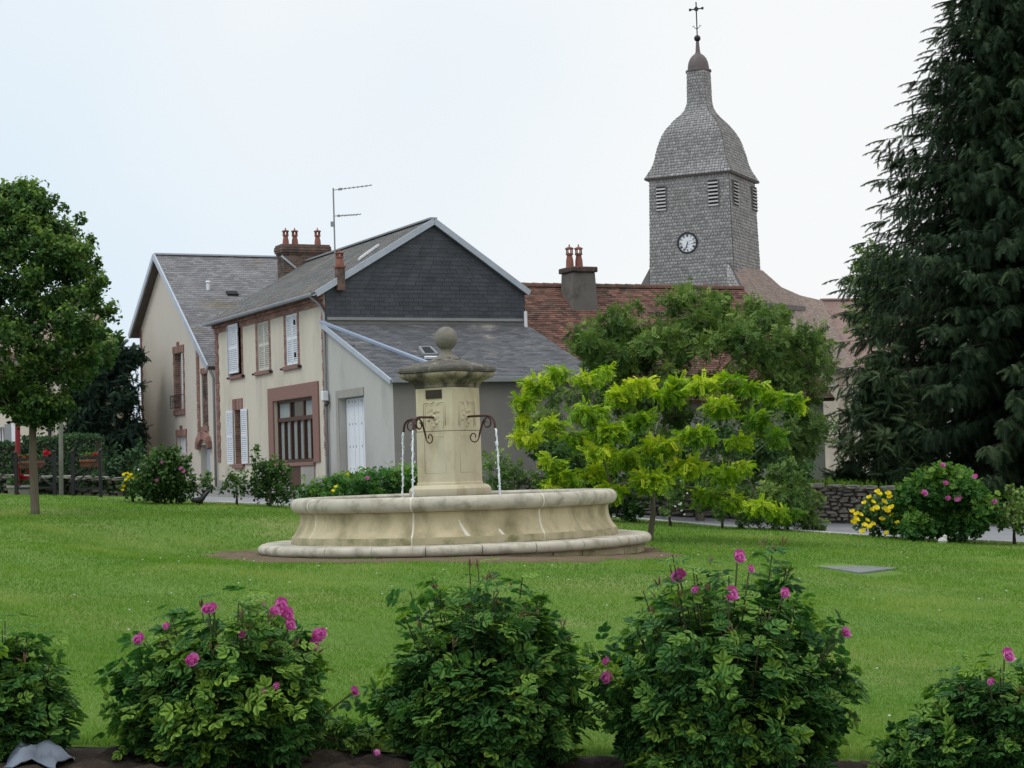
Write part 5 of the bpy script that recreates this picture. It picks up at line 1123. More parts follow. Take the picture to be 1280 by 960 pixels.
# ================================================================== TREES AND SHRUBS
def blob_tree(name, label, cat, base, blobs, Y, tmpl, mat, size, per, K=8, trunk=None, tr=.09, bark='bark', tint=.4, tvar=.15, topl=.2, flat=1., droop=0., depth=.9, up=.6, group=None, seed=1, spread=.9, slen=.55, flare=.35, limbs=True, leader=None):
    """crown of leafy clumps; blobs are (px, py, radius_px[, depth offset]) read off the photo and given a depth of their own"""
    global rng; rng = np.random.default_rng(seed); random.seed(seed); sc = Y/FPX
    bx = at(*base, Y); bx[2] = float(gz(bx[0], Y)); t = thing(name, label, cat, bx, group)
    tk = trunk if trunk is not None else (base[0], base[1]-40)
    th = at(tk[0], tk[1], Y); mb = MB(); mid = (bx+th)/2+[random.uniform(-.04, .04), 0, 0]
    mb.tube([bx-[0, 0, .1], bx+[0, 0, .1], mid, th], [tr*1.25, tr*1.05, tr*.9, tr*.8], 10); tro = mb.build('trunk', M[bark], t, smooth=True)
    Ss, Es, Tn = [], [], []; lb = MB(); cs = []
    for bl in blobs:
        dy = bl[3] if len(bl) > 3 else random.uniform(-1, 1)*depth
        c = at(bl[0], bl[1], Y+dy); r = bl[2]*sc; m = max(5, int(3*per*(bl[2]/30.)**2))
        v = norm_rows(rng.normal(size=(m, 3))); rad = r*(.55+.5*rng.random(m)**.6+.3*(rng.random(m) < .06)); e = c+v*rad[:, None]*[1, 1, flat]
        s = c+v*(rad*(1-slen))[:, None]*[1, 1, flat]; e[:, 2] -= droop*r*rng.random(m)
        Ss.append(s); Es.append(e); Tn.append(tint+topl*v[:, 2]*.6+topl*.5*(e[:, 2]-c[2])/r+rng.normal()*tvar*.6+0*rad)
        if limbs:
            for k in range(0, m, 6): lb.tube([c, (c+Es[-1][k])/2+[0, 0, .03], Es[-1][k]], [tr*.09, tr*.06, tr*.03], 3, False)
            cs.append(c)
    if limbs:                                    # limbs fork from one another, nearest first
        tops = [th] if leader is None else [th, at(leader[0], leader[1], Y)]
        nodes = [(th+(bx-th)*.12, tr*.8), (th, tr*.8)]
        if leader is not None:
            lead = [th+(tops[1]-th)*f for f in np.linspace(0, 1, 8)]; lb.tube(lead, list(np.linspace(tr*.75, tr*.15, 8)), 7, False); nodes += [(p_, tr*(.8-.6*i/7)) for i, p_ in enumerate(lead)]
        for c in sorted(cs, key=lambda c: min(np.linalg.norm(c-p_) for p_, _ in nodes[:12])):
            j = min(range(len(nodes)), key=lambda j: np.linalg.norm(nodes[j][0]-c)+.25*np.linalg.norm(nodes[j][0]-th)+(0 if nodes[j][0][2] < c[2] else .5)); a, r0 = nodes[j]
            r1 = max(tr*.10, r0*.55); L_ = np.linalg.norm(c-a); mm = (a+c)/2+np.array([random.gauss(0, .08)*L_, random.gauss(0, .08)*L_, .16*L_]); pp = bez(a, mm, c, 6); rr = list(np.linspace(max(r1, r0*.75), r1, 6)); lb.tube(pp, rr, 5, False)
            nodes += [(pp[2], rr[2]), (pp[4], rr[4]), (c, r1)]
    if lb.v: lb.build('branches', M[bark], t, kind='stuff', fixn=False)
    s, e, tn = np.vstack(Ss), np.vstack(Es), np.concatenate(Tn)
    P, A_, N_, tt, idx = shoot_leaves(s, e, K, .1, spread, up, size*.12, flare)
    A_[:, 2] -= droop*.8
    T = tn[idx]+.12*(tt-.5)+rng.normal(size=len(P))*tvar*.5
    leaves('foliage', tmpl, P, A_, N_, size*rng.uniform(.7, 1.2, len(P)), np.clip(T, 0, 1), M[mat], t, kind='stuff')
    return t
# lime tree on the left lawn
r_ = random.Random(5); blobs = []
for _ in range(215):
    y = r_.uniform(238, 520); f = (y-228)/290; hwid = 112*(math.sin(min(1, f*1.55)*PI/2)**.8)*(1 if f < .72 else max(.35, 1-(f-.72)*2.0)); x = 24+r_.uniform(-1, 1)*hwid
    if abs(x-26) > hwid*.98 or x < -75: continue
    blobs.append((x, y, r_.uniform(15, 25), r_.uniform(-1, 1)*max(.2, (hwid*.0157*.9))))
blobs += [(35, 385, 24, -.7), (60, 395, 22, -.6), (10, 395, 24, -.6), (40, 415, 22, -.8), (25, 360, 22, -.7), (48, 243, 11, 0), (2, 240, 12, 0), (78, 262, 9, .2), (112, 300, 10, .3), (128, 350, 11, .2), (140, 385, 9, 0), (150, 420, 8, .1), (70, 250, 7, 0), (100, 275, 10, .1), (145, 425, 7, -.1), (135, 452, 12, 0), (120, 330, 12, .4), (8, 515, 9, -.6), (30, 238, 12, .2), (0, 480, 16, -.4)]
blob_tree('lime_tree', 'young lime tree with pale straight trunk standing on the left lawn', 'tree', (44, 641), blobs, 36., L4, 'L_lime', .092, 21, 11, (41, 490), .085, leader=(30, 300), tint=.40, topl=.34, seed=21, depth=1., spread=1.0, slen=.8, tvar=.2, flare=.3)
# golden leaved tree to the right of the fountain
gb = [(672, 478, 24), (655, 500, 18), (700, 462, 16), (735, 470, 20), (755, 462, 12), (660, 545, 20), (690, 530, 22), (735, 512, 28), (775, 492, 24), (720, 545, 22), (760, 535, 28), (800, 478, 22), (838, 492, 22), (800, 520, 26), (850, 478, 20), (880, 478, 22), (915, 474, 18), (940, 482, 16), (965, 492, 18), (985, 500, 15), (900, 505, 24), (945, 520, 20), (970, 545, 16), (925, 550, 18), (870, 540, 26), (825, 555, 28), (780, 570, 30), (740, 585, 24), (705, 600, 22), (690, 607, 14), (765, 610, 22), (815, 595, 30), (860, 580, 28), (905, 590, 22), (930, 580, 14), (880, 615, 20), (915, 625, 18), (950, 630, 20), (975, 640, 16), (990, 637, 10), (750, 560, 20), (655, 520, 12), (1000, 505, 8), (700, 592, 18), (725, 612, 18), (690, 575, 16)]
rnd = random.Random(9); gb = [(x, y, r*.86, rnd.uniform(-1.3, .7)) for x, y, r in gb]
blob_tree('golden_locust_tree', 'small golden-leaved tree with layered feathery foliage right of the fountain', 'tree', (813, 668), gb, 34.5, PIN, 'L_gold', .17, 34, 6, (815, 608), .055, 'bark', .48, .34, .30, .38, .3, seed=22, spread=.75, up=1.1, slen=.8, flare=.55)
# loose green tree behind it
tb = []; rnd = random.Random(4)
for cx, cy, rx, ry, n in ((755, 425, 40, 40, 14), (850, 400, 62, 42, 22), (930, 420, 55, 42, 20), (1000, 445, 42, 36, 14), (880, 470, 120, 55, 34), (770, 490, 70, 50, 16), (985, 520, 48, 60, 18), (870, 560, 130, 50, 30), (700, 540, 50, 50, 14)):
    for _ in range(n):
        a = rnd.uniform(0, 2*PI); q_ = math.sqrt(rnd.random()); tb.append((cx+rx*q_*math.cos(a), cy+ry*q_*math.sin(a), rnd.uniform(13, 21), rnd.uniform(-1.6, 1.6)))
tb += [(735, 410, 9, 0), (715, 415, 8, 0), (830, 372, 10, 0), (860, 368, 10, 0), (890, 375, 11, 0), (797, 385, 9, 0), (1035, 430, 9, 0), (1020, 410, 9, 0), (940, 380, 8, 0), (1040, 455, 9, 0), (1020, 490, 14, 0), (1005, 510, 18, 0), (1020, 530, 14, 0), (1000, 550, 18, 0), (1015, 480, 13, -.5), (990, 580, 18, 0), (1030, 470, 10, .3)]
blob_tree('ash_tree', 'loose mid-green tree with many stems rising in front of the red tiled roof', 'tree', (875, 648), tb, 45.5, PIN2, 'L_tree', .22, 14, 7, (872, 585), .10, 'bark', .50, .22, .28, .9, .1, seed=23, spread=.9, up=.8, slen=.9, flare=.5)
def shrub(name, label, cat, cx, base_py, Y, blobs, mat, size, per, tmpl=L4, tint=.4, seed=1, tr=.03, K=7, topl=.25, tvar=.18, trunk_up=18, flat=1., group=None, spread=.9, flare=.4, up=.7, bark='barkdk', depth=.5):
    return blob_tree(name, label, cat, (cx, base_py), blobs, Y, tmpl, mat, size, per, K, (cx, base_py-trunk_up), tr, bark, tint, tvar, topl, flat, 0., depth, up, group, seed, spread, .75, flare)
# shrubs by the street, left
s1 = shrub('shrub', 'large round dark green shrub before the tall pale house', 'shrub', 206, 628, 42.6, [(205, 590, 30), (190, 600, 26), (222, 598, 24), (205, 572, 18), (185, 585, 16), (225, 580, 15), (205, 612, 26), (180, 612, 18), (228, 615, 18), (196, 570, 10), (217, 566, 9)], 'L_shrub', .105, 40, seed=31, tint=.36)
for x, y in ((203, 579), (230, 591), (226, 587), (196, 602)): flower('pink', at(x, y, 41.9), .075, s1)
s2 = shrub('yellow_flowered_shrub', 'low shrub with scattered yellow flowers left of round dark shrub', 'shrub', 166, 626, 43.2, [(165, 605, 16), (158, 612, 14), (172, 598, 12), (170, 615, 13)], 'L_shrub', .09, 28, seed=32, tint=.32)
for k in range(16): flower('yellow', at(random.uniform(153, 178), random.uniform(592, 620), 42.7), random.uniform(.05, .08), s2)
shrub('shrub', 'thin open shrub with bare dark stems next to the round dark shrub', 'shrub', 252, 629, 42.9, [(240, 600, 12), (256, 602, 12), (266, 606, 10), (234, 610, 9), (248, 612, 8), (262, 596, 7)], 'L_shrub', .10, 20, seed=33, tint=.42, trunk_up=10)
shrub('shrub', 'open twiggy shrub with reddish leaves in front of the brick-lined window', 'shrub', 296, 630, 43., [(288, 600, 13), (302, 598, 14), (280, 608, 11), (310, 605, 12), (297, 612, 12), (318, 592, 9)], 'L_shrub', .10, 20, seed=34, tint=.46, trunk_up=10)
shrub('shrub', 'dense green shrub with an upright spike, left of the fountain basin', 'shrub', 338, 630, 42.8, [(335, 597, 22), (350, 596, 20), (340, 614, 22), (356, 612, 17), (324, 610, 17), (330, 585, 13), (322, 585, 9), (319, 570, 7), (318, 560, 5), (345, 582, 12), (356, 590, 10)], 'L_shrub', .10, 36, seed=35, tint=.38)
# low rose hedge behind the basin
hb = [(385+i*11.5, 612-min(14, i*1.9)+random.uniform(-3, 3), 12+min(6, i*.6)) for i in range(14)]+[(400+i*14, 620, 14) for i in range(10)]
s3 = shrub('rose_hedge', 'low rose hedge running behind the left side of the fountain basin', 'hedge', 455, 632, 40.5, hb, 'L_rose', .13, 34, T5, seed=36, tint=.42, K=6)
flower('pink', at(458.5, 600, 39.9), .10, s3)
for x, y in ((435, 594), (416, 614), (420, 609)): flower('yellow', at(x, y, 39.8), .06, s3)
for x, y, Y, lb, n, sd in ((632, 612, 41., 'feathery light green shrub showing right behind the fountain pillar', 8, 37),):
    shrub('shrub', lb, 'shrub', x, 640, Y, [(620, 590, 18), (645, 588, 16), (632, 605, 18), (615, 575, 10), (660, 600, 14), (608, 600, 12), (628, 570, 9)], 'L_tree', .14, 16, T5, seed=sd, tint=.45)
shrub('shrub', 'dark evergreen shrub filling the shade behind the golden tree', 'shrub', 720, 652, 41.5, [(690, 570, 30), (720, 590, 34), (755, 600, 30), (700, 610, 30), (740, 630, 30), (780, 625, 28), (665, 550, 22), (790, 640, 18), (690, 635, 24), (820, 600, 30), (850, 560, 26), (880, 590, 30), (930, 580, 30), (960, 570, 26), (900, 550, 26), (980, 600, 24), (800, 560, 28), (760, 560, 26), (1005, 590, 18)], 'L_shrub', .13, 20, L4, seed=38, tint=.22, topl=.15, trunk_up=40)
s4 = shrub('rose_bush', 'slender white-flowered rose bush right of the golden tree trunk', 'rose bush', 838, 656, 40.6, [(838, 620, 12), (848, 610, 11), (835, 635, 10), (850, 628, 9), (842, 600, 8)], 'L_tree', .11, 9, T5, seed=39, tint=.42, trunk_up=14)
for k in range(10): flower('white', at(random.uniform(828, 860), random.uniform(600, 645), 40.2), .04, s4)
shrub('shrub', 'vase-shaped shrub with spreading dark stems before the rubble wall', 'shrub', 903, 660, 40.2, [(890, 625, 14), (905, 618, 16), (920, 625, 14), (882, 610, 12), (915, 605, 12), (900, 640, 12), (930, 612, 10), (875, 630, 10)], 'L_tree', .10, 34, T5, seed=40, tint=.36, trunk_up=16)
shrub('shrub', 'bushy bright green shrub at the right end of the shrub group by the wall', 'shrub', 985, 664, 40.0, [(965, 620, 22), (990, 625, 24), (1005, 640, 20), (975, 645, 20), (950, 640, 18), (985, 600, 16), (970, 590, 12), (1010, 655, 14), (985, 580, 9), (1000, 605, 14), (1020, 625, 10), (930, 650, 14), (1025, 655, 9)], 'L_tree', .115, 40, T5, seed=41, tint=.40, trunk_up=16)
# right: rose mound, yellow shrub, small tree
s5 = shrub('rose_bush', 'large rounded pink-flowered rose bush in front of the dark spruce', 'rose bush', 1178, 672, 37.6, [(1175, 605, 26), (1150, 615, 24), (1200, 612, 26), (1135, 640, 24), (1165, 635, 30), (1200, 640, 28), (1225, 635, 22), (1180, 655, 24), (1145, 658, 20), (1212, 655, 20), (1130, 620, 14), (1180, 592, 12), (1222, 615, 14), (1160, 597, 12), (1120, 655, 12), (1238, 640, 10), (1203, 597, 10)], 'L_rose', .14, 32, R_LEAF, seed=42, tint=.42, topl=.35, K=6)
for x, y, s_ in ((1178, 584, .1), (1219, 598, .1), (1182, 606, .1), (1155, 620, .13), (1185, 625, .1), (1198, 626, .12), (1243, 630, .11)): flower('pink', at(x, y, 36.75 if x < 1240 else 37.), s_, s5)
s6 = shrub('yellow_flowered_shrub', 'shrub covered in bright yellow flowers beside the large rose bush', 'shrub', 1092, 668, 38.4, [(1085, 640, 16), (1105, 635, 18), (1095, 655, 18), (1112, 655, 14), (1078, 652, 12), (1105, 620, 10), (1118, 635, 12), (1090, 628, 8)], 'L_shrub', .085, 42, L4, seed=43, tint=.34)
for x, y in ((1080, 629), (1092, 628), (1110, 618), (1112, 622), (1089, 638), (1095, 636), (1106, 637), (1109, 640), (1071, 643), (1075, 644), (1083, 651), (1115, 646), (1102, 650), (1088, 659), (1091, 656), (1117, 660), (1081, 657), (1067, 654), (1079, 665), (1109, 667), (1097, 615), (1122, 654), (1114, 635), (1066, 640), (1070, 650), (1099, 618), (1086, 622), (1104, 628)): flower('yellow', at(x+random.uniform(-1, 1), y, 37.6+random.uniform(-.15, .15)), random.uniform(.07, .10), s6)
shrub('small_tree', 'small forked shrubby tree at the right edge of the lawn', 'tree', 1268, 678, 37.6, [(1265, 640, 18), (1282, 632, 18), (1255, 655, 12), (1278, 655, 16), (1268, 620, 10), (1285, 612, 9), (1250, 642, 10), (1295, 645, 16), (1262, 610, 5)], 'L_tree', .09, 30, L4, seed=44, tint=.45, trunk_up=18, tr=.035)
# light green tree seen through the edge of the spruce
lt_b = [(1100+random.uniform(-28, 28), 372+random.uniform(-55, 50), random.uniform(12, 20)) for _ in range(22)]+[(1080, 405, 12), (1075, 388, 9), (1125, 330, 16), (1150, 380, 25), (1090, 440, 14)]
blob_tree('tree', 'lighter green leafy tree peeping out behind the spruce', 'tree', (1165, 610), lt_b, 60., PIN2, 'L_tree', .36, 9, 6, (1140, 440), .12, 'bark', .46, .2, .3, .9, .1, seed=45, depth=1.5)

# ---- big spruce
def conifer(name, label, px, base_py, Y, topz, rmax, n_lay, seed, mat='L_spruce', sz=.62, prof=None, per=9, tr=.28, droop=.35, bare=.3):
    global rng; rng = np.random.default_rng(seed); random.seed(seed)
    b = at(px, base_py, Y); b[2] = float(gz(b[0], Y)); t = thing(name, label, 'tree', b); H = topz-b[2]
    mb = MB(); mb.tube([b-[0, 0, .2], b+[0, 0, H*.4], b+[0, 0, H*.8], b+[0, 0, H]], [tr, tr*.7, tr*.3, .02], 8); mb.build('trunk', M['barkdk'], t, smooth=True)
    P, A_, N_, S, T = [], [], [], [], []; br = MB()
    for i in range(n_lay):
        f = (i+.3)/n_lay; z = bare+(H-bare)*f
        for k in range(per):
            az = 2*PI*(k+random.random()*.9)/per+i*.7; rl = rmax*prof(f)*random.choice((.70, .80, .88, .93, .97, 1.0, 1.08))
            if rl < .15: continue
            d = np.array([math.cos(az), math.sin(az), 0]); sd = np.array([-math.sin(az), math.cos(az), 0]); dz = random.uniform(.7, 1.2)*droop
            m = max(4, int(rl/(.30*sz+.01))); s = np.linspace(.16 if f < .9 else .0, 1, m)
            ax = b+[0, 0, z]+d*(rl*s)[:, None]; ax[:, 2] += rl*(-dz*s**1.2*.8+.30*dz*s**4)
            tn = random.gauss(.38, .10)
            if k % 2 == 0: br.tube([ax[0], ax[len(ax)//2], ax[-1]], [.03, .02, .008], 3, False)
            for j in range(m):
                for sg in (-1, 1):
                    w = (1-.55*s[j])*(.55+.45*s[j]**.2)
                    P.append(ax[j]+rng.normal(size=3)*.05); A_.append(d*(.65+.35*s[j])+sd*sg*(1.0-.15*s[j])+np.array([0, 0, -.50+random.gauss(0, .32)])); N_.append(np.array([0, 0, 1.])+rng.normal(size=3)*.25)
                    S.append(sz*random.uniform(.7, 1.3)*max(.62, w*1.15)); T.append(tn+.26*s[j]**2+random.gauss(0, .08))
            for j in range(2, m, 2): P.append(ax[j]); A_.append(d*.5+rng.normal(size=3)*.25+np.array([0, 0, -1.])); N_.append(d+rng.normal(size=3)*.3); S.append(sz*random.uniform(.6, 1.0)); T.append(tn-.08+random.gauss(0, .06))
            P.append(ax[-1]); A_.append(d+np.array([0, 0, .05])); N_.append(np.array([0, 0, 1.])); S.append(sz*.9); T.append(tn+.2)
    br.build('branches', M['barkdk'], t, kind='stuff', fixn=False)
    leaves('foliage', SPRAY, np.array(P), np.array(A_), np.array(N_), np.array(S), np.clip(T, 0, 1), M[mat], t, kind='stuff'); return t
def sp_prof(f): return float(np.interp(f, [0, .08, .2, .36, .46, .55, .63, .71, .85, 1], [.95, .98, .88, .84, .67, .62, .49, .37, .19, .03]))
conifer('spruce_tree', 'huge dark spruce with drooping layered branches filling the right side', 1312, 618, 52., 20.6, 6.3, 64, 51, prof=sp_prof, per=19, sz=.58, droop=.30)
yb = [(1105+random.uniform(-1, 1)*48*(.35+.65*(f/1.0)), 470+f*135, random.uniform(14, 22), random.uniform(-.8, .8)) for f in [k/38. for k in range(39)]]+[(1085, 480, 12), (1070, 520, 13), (1058, 560, 14), (1048, 590, 14), (1045, 605, 12), (1110, 440, 14)]
blob_tree('yew_tree', 'soft dark yew bush hugging the lower left side of the spruce', 'tree', (1112, 616), yb, 49.0, SPRAY, 'L_spruce', .34, 13, 7, (1112, 590), .09, 'barkdk', .66, .16, .35, .95, .25, seed=55, depth=.8)
# dark conifers behind the left end of the square
def cy_prof(f): return (1-f)**.55*min(1, .65+f*1.6)
cb_ = []; rnd = random.Random(12)
for k in range(95):
    f = rnd.random(); x0 = 92+18*max(0, .35-f)/.35*0; y = 440+f*165; xl = 84+rnd.random()*4 if f > .25 else 84+(.25-f)*150; x = rnd.uniform(xl, 174); cb_.append((x, y, rnd.uniform(10, 17), rnd.uniform(-1.2, 1.2)))
cb_ += [(152, 434, 8), (146, 446, 10), (160, 442, 9), (120, 462, 9), (172, 452, 9), (128, 452, 8), (140, 440, 8)]
blob_tree('cypress_tree', 'big dark evergreen standing between the lime tree and the tall pale house', 'tree', (130, 608), cb_, 66., SPRAY, 'L_cyp', .30, 20, 7, (130, 560), .16, 'barkdk', .45, .16, .35, .95, .05, seed=52, depth=1.)
shrub('shrub', 'dark spreading shrub with a few yellow flowers at the hedge end', 'shrub', 148, 612, 50., [(140, 585, 18), (155, 575, 18), (165, 590, 16), (135, 565, 14), (150, 600, 16), (170, 570, 14), (172, 556, 10), (125, 595, 13), (130, 605, 12), (168, 606, 13)], 'L_hedge', .12, 26, L4, seed=54, tint=.35)
# clipped hedge and low wall behind the barriers
def hedge(label, x0, x1, ytop, ybot, Y, thick, seed):
    global rng; rng = np.random.default_rng(seed)
    a, b = at(x0, ytop, Y), at(x1, ytop, Y); zb = at((x0+x1)/2, ybot, Y)[2]; n = int(abs(b[0]-a[0])*(a[2]-zb+thick)*420)
    s = rng.random(n); top = rng.random(n) < thick/(thick+a[2]-zb); Xx = a[0]+(b[0]-a[0])*s; zt = a[2]+(b[2]-a[2])*s+.05*np.sin(Xx*3)
    yy = np.where(top, rng.uniform(0, thick, n), np.abs(rng.normal(size=n))*.07); zz = np.where(top, zt-np.abs(rng.normal(size=n))*.05, zb+(zt-zb)*rng.random(n))
    P = np.stack([Xx, Y+yy, zz], 1); N_ = np.where(top[:, None], [0, 0, 1.], [0, -.8, .6])+rng.normal(size=(n, 3))*.5
    t = thing('hedge', label, 'hedge', ((a[0]+b[0])/2, Y+thick/2, zb))
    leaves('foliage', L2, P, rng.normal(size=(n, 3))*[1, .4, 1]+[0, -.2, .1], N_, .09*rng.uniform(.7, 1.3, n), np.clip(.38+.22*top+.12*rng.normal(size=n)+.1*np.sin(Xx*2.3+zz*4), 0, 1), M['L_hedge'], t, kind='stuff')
    mb = MB(); mb.box(((a[0]+b[0])/2, Y+thick/2+.08, (zb+min(a[2], b[2]))/2-.05), (abs(b[0]-a[0])/2-.05, 0, 0), (0, thick/2-.06, 0), (0, 0, (min(a[2], b[2])-zb)/2)); mb.build('twigs', M['barkdk'], t)
hedge('tall clipped green hedge behind the flower-box barriers', 24, 121, 545, 606, 50.5, 1.2, 61)
hedge('lower clipped hedge at the far left under the pale window', -60, 24, 555, 606, 50.2, 1.0, 62)
# rubble walls, stone by stone
def rubble(label, p0, p1, h, sd, rows, lw=.30, thick=.4):
    r_ = random.Random(sd); p0, p1 = np.asarray(p0, float), np.asarray(p1, float); d = p1-p0; L = np.linalg.norm(d[:2]); u = unit(d*[1, 1, 0]); n_ = np.array([u[1], -u[0], 0])
    t = thing('rubble_wall', label, 'wall', (p0+p1)/2)
    mb = MB(); c = (p0+p1)/2+[0, 0, h/2-.1]; mb.box(c-n_*.05, d/2, n_*(thick/2-.05), (0, 0, h/2+.06)); mb.build('core', M['rubblemortar'], t)
    pool = []
    for k in range(14):
        m2 = MB(); ww, hh = 1, 1; pr = [(-1, -.9), (-.6, -1), (.7, -1), (1, -.7), (.95, .7), (.6, 1), (-.7, .95), (-1, .5)]
        pts = [(x*r_.uniform(.82, 1), z*r_.uniform(.8, 1)) for x, z in pr]; b = 0
        m2.v = [(x, 0, z) for x, z in pts]+[(x*.72, -1+r_.uniform(-.15, .15), z*.7) for x, z in pts]; nn = 8
        for i in range(nn): m2.f.append([i, (i+1) % nn, nn+(i+1) % nn, nn+i])
        m2.f.append([nn+i for i in range(nn)]); me = bpy.data.meshes.new('stone'); me.from_pydata(m2.v, [], m2.f); me.update(); me.materials.append(M['rubble']); pool.append(me)
    rh = h/rows
    for j in range(rows):
        x = r_.uniform(-.15, 0)
        while x < L:
            w = lw*r_.uniform(.45, 1.7); c = p0+d*((x+w/2)/L)+n_*(thick/2-.04)+np.array([0, 0, (j+.5)*rh+r_.uniform(-.03, .03)])
            o = bpy.data.objects.new('stone', r_.choice(pool)); COL.objects.link(o); o.parent = t; o.location = Vector(c-ROOT[t.name]); o.scale = (w*.49, .10*r_.uniform(.5, 1.3), rh*r_.uniform(.36, .58)); o.rotation_euler = (0, r_.uniform(-.14, .14), math.atan2(u[1], u[0])); x += w
    for k in range(int(L/.45)):
        c = p0+d*((k+.5)*.45/L)+[0, 0, h+.03]; o = bpy.data.objects.new('coping_stone', pool[k % 14]); COL.objects.link(o); o.parent = t; o.location = Vector(c+n_*.1-ROOT[t.name]); o.scale = (.23, .30, .06*r_.uniform(.7, 1.3)); o.rotation_euler = (0, r_.uniform(-.05, .05), math.atan2(u[1], u[0]))
    return t
WY = 47.2
def wallpt(px, Y): p = at(px, 640, Y); return np.array([p[0], Y, float(gz(p[0], Y))-.06])
w0, w1 = wallpt(640, 48.2), wallpt(1160, 47.0)
rubble('grey rubble stone wall along the far side of the road, under the trees', w0, w1, float(at(1060, 613, 47.2)[2]-w1[2])*.93, 71, 9, .21)
w0, w1 = wallpt(-40, 45.9), wallpt(168, 45.9)
rubble('low overgrown rubble wall below the clipped hedges on the left', w0, w1, .45, 72, 4, .24)
ivb = [(x, 606+random.uniform(-6, 6), random.uniform(6, 10), random.uniform(-.1, .35)) for x in np.arange(-5, 172, 7.5)]
shrub('ivy', 'dark green ivy spilling over the low rubble wall behind the barriers', 'ivy', 88, 616, 45.5, ivb, 'L_hedge', .10, 40, L4, seed=63, tint=.3, trunk_up=8)
# grass and ivy at foot of the spruce, behind the wall
V, F = grid(np.linspace(8, 34, 30), np.linspace(48.0, 64, 20), lambda x, y: gz(x, y)+.75*np.clip((y-47.6)/1.2, 0, 1)); props(mesh_np('churchyard_bank', V, F, M['lawn'], smooth=True), kind='structure')
rng = np.random.default_rng(8); n = 2600; X = rng.uniform(6.2, 13, n); Yv = rng.uniform(47.6, 49.5, n)
o = leaves('undergrowth', L2n, np.stack([X, Yv, gz(X, Yv)+.55+.35*rng.random(n)], 1), rng.normal(size=(n, 3))*.5+[0, -.1, 1], rng.normal(size=(n, 3))+[0, -1, .3], .22*rng.uniform(.6, 1.2, n), np.clip(.4+.15*rng.normal(size=n), 0, 1), M['L_grass'], kind='stuff'); props(o, 'rough grass growing behind the rubble wall beneath the spruce', 'grass')

# ================================================================== BARRIERS, POLES, FLOWER BOXES
def barrier(label, xl, xr, yt, yb, Y, diag):
    pl_, pr_ = at(xl, yb, Y), at(xr, yb+2, Y); t = thing('barrier', label, 'barrier', (pl_+pr_)/2, 'black barriers at the lawn edge'); zt = at((xl+xr)/2, yt, Y)[2]
    for q_ in (pl_, pr_):
        mb = MB(); mb.bar((q_[0], q_[1], q_[2]-.1), (q_[0], q_[1], zt+.08), .075, .075, (0, 1, 0)); mb.sphere((q_[0], q_[1], zt+.11), .045, 8); mb.build('post', M['black'], t)
    z0 = max(pl_[2], pr_[2])+.14
    for z_ in (zt-.04, z0): mb = MB(); mb.bar((pl_[0], Y, z_), (pr_[0], Y, z_), .05, .05); mb.build('rail', M['black'], t)
    if 'x' in diag or '/' in diag: mb = MB(); mb.bar((pl_[0], Y-.02, z0), (pr_[0], Y-.02, zt-.04), .04, .03); mb.build('brace', M['black'], t)
    if 'x' in diag or '\\' in diag: mb = MB(); mb.bar((pl_[0], Y+.02, zt-.04), (pr_[0], Y+.02, z0), .04, .03); mb.build('brace', M['black'], t)
    return t
barrier('black metal barrier with crossed bracing behind the lime trunk', 20.5, 68.5, 571, 618, 44.6, 'x')
barrier('black metal barrier with one diagonal brace and flower box, right of the grey pole', 91.5, 126, 569.5, 618.5, 44.6, '/')
def flbox(label, xl, xr, yt, yb, Y, blooms, mat='terra', name='flower_box', d=.2):
    a, b = at(xl, yb, Y), at(xr, yb, Y); zt = at((xl+xr)/2, yt, Y)[2]; t = thing(name, label, 'flower box', (a+b)/2); w = (b[0]-a[0])/2; mb = MB(); c = (a+b)/2; h = zt-c[2]
    k = len(mb.v); mb.v = [(c[0]-w*.9, Y-d*.8, c[2]), (c[0]+w*.9, Y-d*.8, c[2]), (c[0]+w*.9, Y+d*.8, c[2]), (c[0]-w*.9, Y+d*.8, c[2]), (c[0]-w, Y-d, zt), (c[0]+w, Y-d, zt), (c[0]+w, Y+d, zt), (c[0]-w, Y+d, zt)]
    mb.f = [[0, 1, 2, 3], [4, 5, 6, 7], [0, 1, 5, 4], [1, 2, 6, 5], [2, 3, 7, 6], [3, 0, 4, 7]]; mb.build('box', M[mat], t, bevel=.015)
    mb = MB(); mb.box((c[0], Y, zt-.02), (w*1.04, 0, 0), (0, d*1.06, 0), (0, 0, .03)); mb.build('rim', M[mat], t, bevel=.01)
    n = 220; P = np.stack([rng.uniform(a[0], b[0], n), Y+rng.uniform(-d, d, n), zt+.02+rng.random(n)*.14], 1)
    leaves('foliage', L4, P, rng.normal(size=(n, 3))+[0, 0, .5], rng.normal(size=(n, 3))*.5+[0, -.4, 1], .08*rng.uniform(.7, 1.2, n), np.clip(.45+.2*rng.normal(size=n), 0, 1), M['L_shrub'], t, kind='stuff')
    for x, y, s in blooms: flower('red', at(x, y, Y-.12), s, t)
flbox('terracotta flower box with red blooms behind the lime trunk', 25, 53, 577, 585.5, 45.0, [(58, 570, .11), (60, 568, .10), (57, 566, .09), (33, 572, .08), (36, 573, .07), (29, 573, .07)])
flbox('terracotta flower box with pinkish red blooms on right-hand barrier', 102, 125, 575, 584, 45.0, [(115, 570.5, .08), (119, 569.5, .10), (122, 570.5, .10), (117, 571, .08), (108, 571, .07), (113, 572, .07)])
flbox('stone trough with bright red geraniums standing on the ground', 13, 41, 607, 619, 45.4, [(23, 598, .10), (27, 597, .11), (31, 600, .10), (35, 599, .09), (38, 600, .08), (35, 591, .07), (25, 600, .09), (29, 599, .1)], 'cement', 'stone_trough', .3)
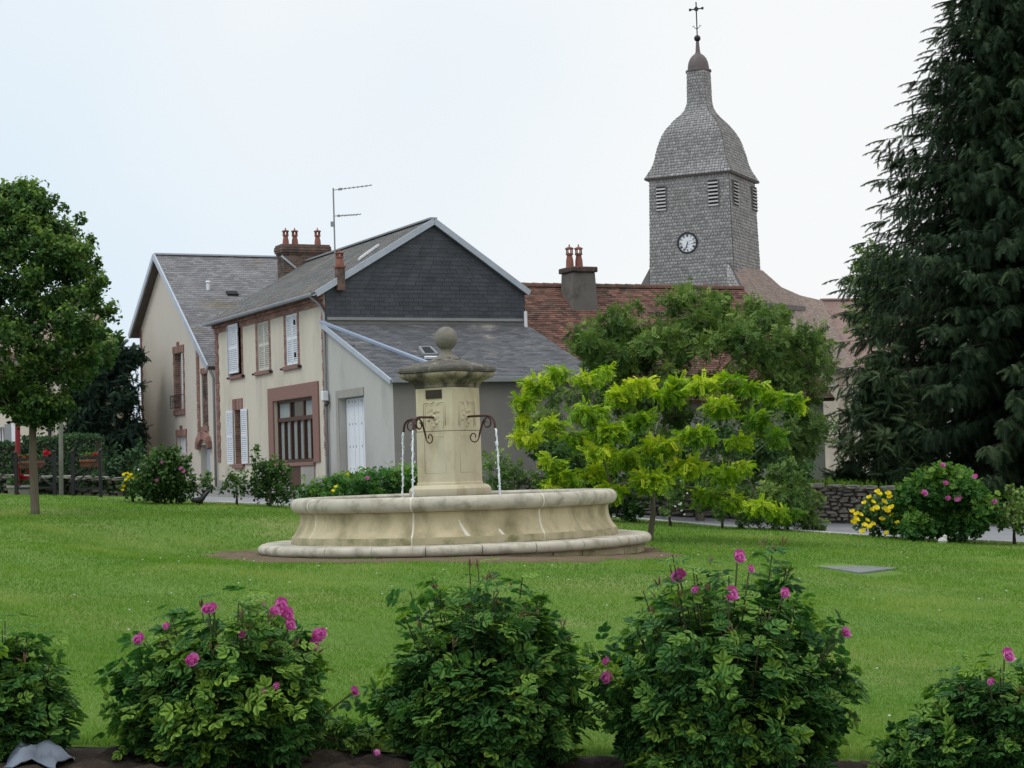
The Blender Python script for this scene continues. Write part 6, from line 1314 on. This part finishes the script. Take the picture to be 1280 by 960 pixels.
def pole(name, label, px, ytop, ybot, Y, r, mat, cat='post'):
    a = at(px, ybot, Y); g_ = float(gz(a[0], Y)); b = at(px-1, ytop, Y); mb = MB(); mb.tube([(a[0], Y, g_-.2), (a[0], Y, a[2]), (b[0], Y, b[2])], [r*1.15, r*1.05, r*.85], 12); mb.sphere((b[0], Y, b[2]), r*.85, 10, (1, 1, .4))
    o = mb.build(name, M[mat], smooth=True, auto=50, loc=(a[0], Y, g_)); return props(o, label, cat)
pole('red_post', 'dark red painted post rising behind the lime trunk', 22.5, 470, 600, 45.2, .065, 'red_paint')
pole('utility_pole', 'grey-green utility pole standing between the two black barriers', 76.5, 420, 617, 45.1, .055, 'pole', 'pole')
# blackbird on the lawn by the twiggy shrub
bp = on_ground(248, 628); by = 42.2; bp = at(248, 630, by); bp[2] = float(gz(bp[0], by)); bird = thing('blackbird', 'black bird standing on the grass edge by the thin open shrub', 'bird', bp)
mb = MB(); ax = [(-.17, .165), (-.135, .17), (-.10, .172), (-.06, .155), (0, .13), (.06, .135), (.10, .165), (.135, .19)]; rd = [.004, .02, .036, .052, .07, .06, .035, .012]
ax = [(-.155, .10), (-.12, .105), (-.085, .11), (-.04, .10), (.02, .105), (.07, .13), (.13, .19), (.20, .27), (.25, .32)]; rd = [.006, .034, .046, .058, .068, .058, .036, .030, .018]
mb.tube([bp+np.array([x*1.15, 0, z*1.1]) for x, z in ax], [r*1.15 for r in rd], 12); mb.build('body', M['black'], bird, smooth=True)
mb = MB(); mb.lathe(bp, [(.001, .0)], 3) if 0 else None; mb.tube([bp+[-.17, 0, .112], bp+[-.225, 0, .100]], [.014, .002], 6); mb.build('beak', plain('orange_beak', (.45, .22, .02)), bird)
for s_ in (-.025, .025): mb = MB(); mb.tube([bp+[.02, s_, .06], bp+[.025, s_, .0], bp+[-.02, s_, .002]], .006, 5); mb.build('leg', M['black'], bird)
# pale stone at the foot of the large rose bush
sp_ = at(1178, 671, 36.6); sp_[2] = float(gz(sp_[0], 36.6)); mb = MB(); mb.sphere(sp_+[0, 0, .06], .09, 8, (1.1, .8, .8)); mb.sphere(sp_+[.05, 0, .13], .05, 7, (1, .8, 1.1)); o = mb.build('stone', M['kerb'], loc=sp_); props(o, 'small pale stone on the grass at the foot of the large rose bush', 'stone')
# daisies and buttercups in the lawn
mb = MB()
for k in range(90):
    x, y = random.uniform(-5, 7), random.uniform(11.5, 34)
    if math.hypot(x-FX, y-FY) < 3.8: continue
    z = float(gz(x, y))+.04; s_ = .011*max(1, y/16); mb.lathe((x, y, z), [(.001, .004), (s_, 0)], 6)
props(mb.build('daisies', M['white'], kind='stuff'), 'tiny white daisies scattered in the lawn', 'flowers')
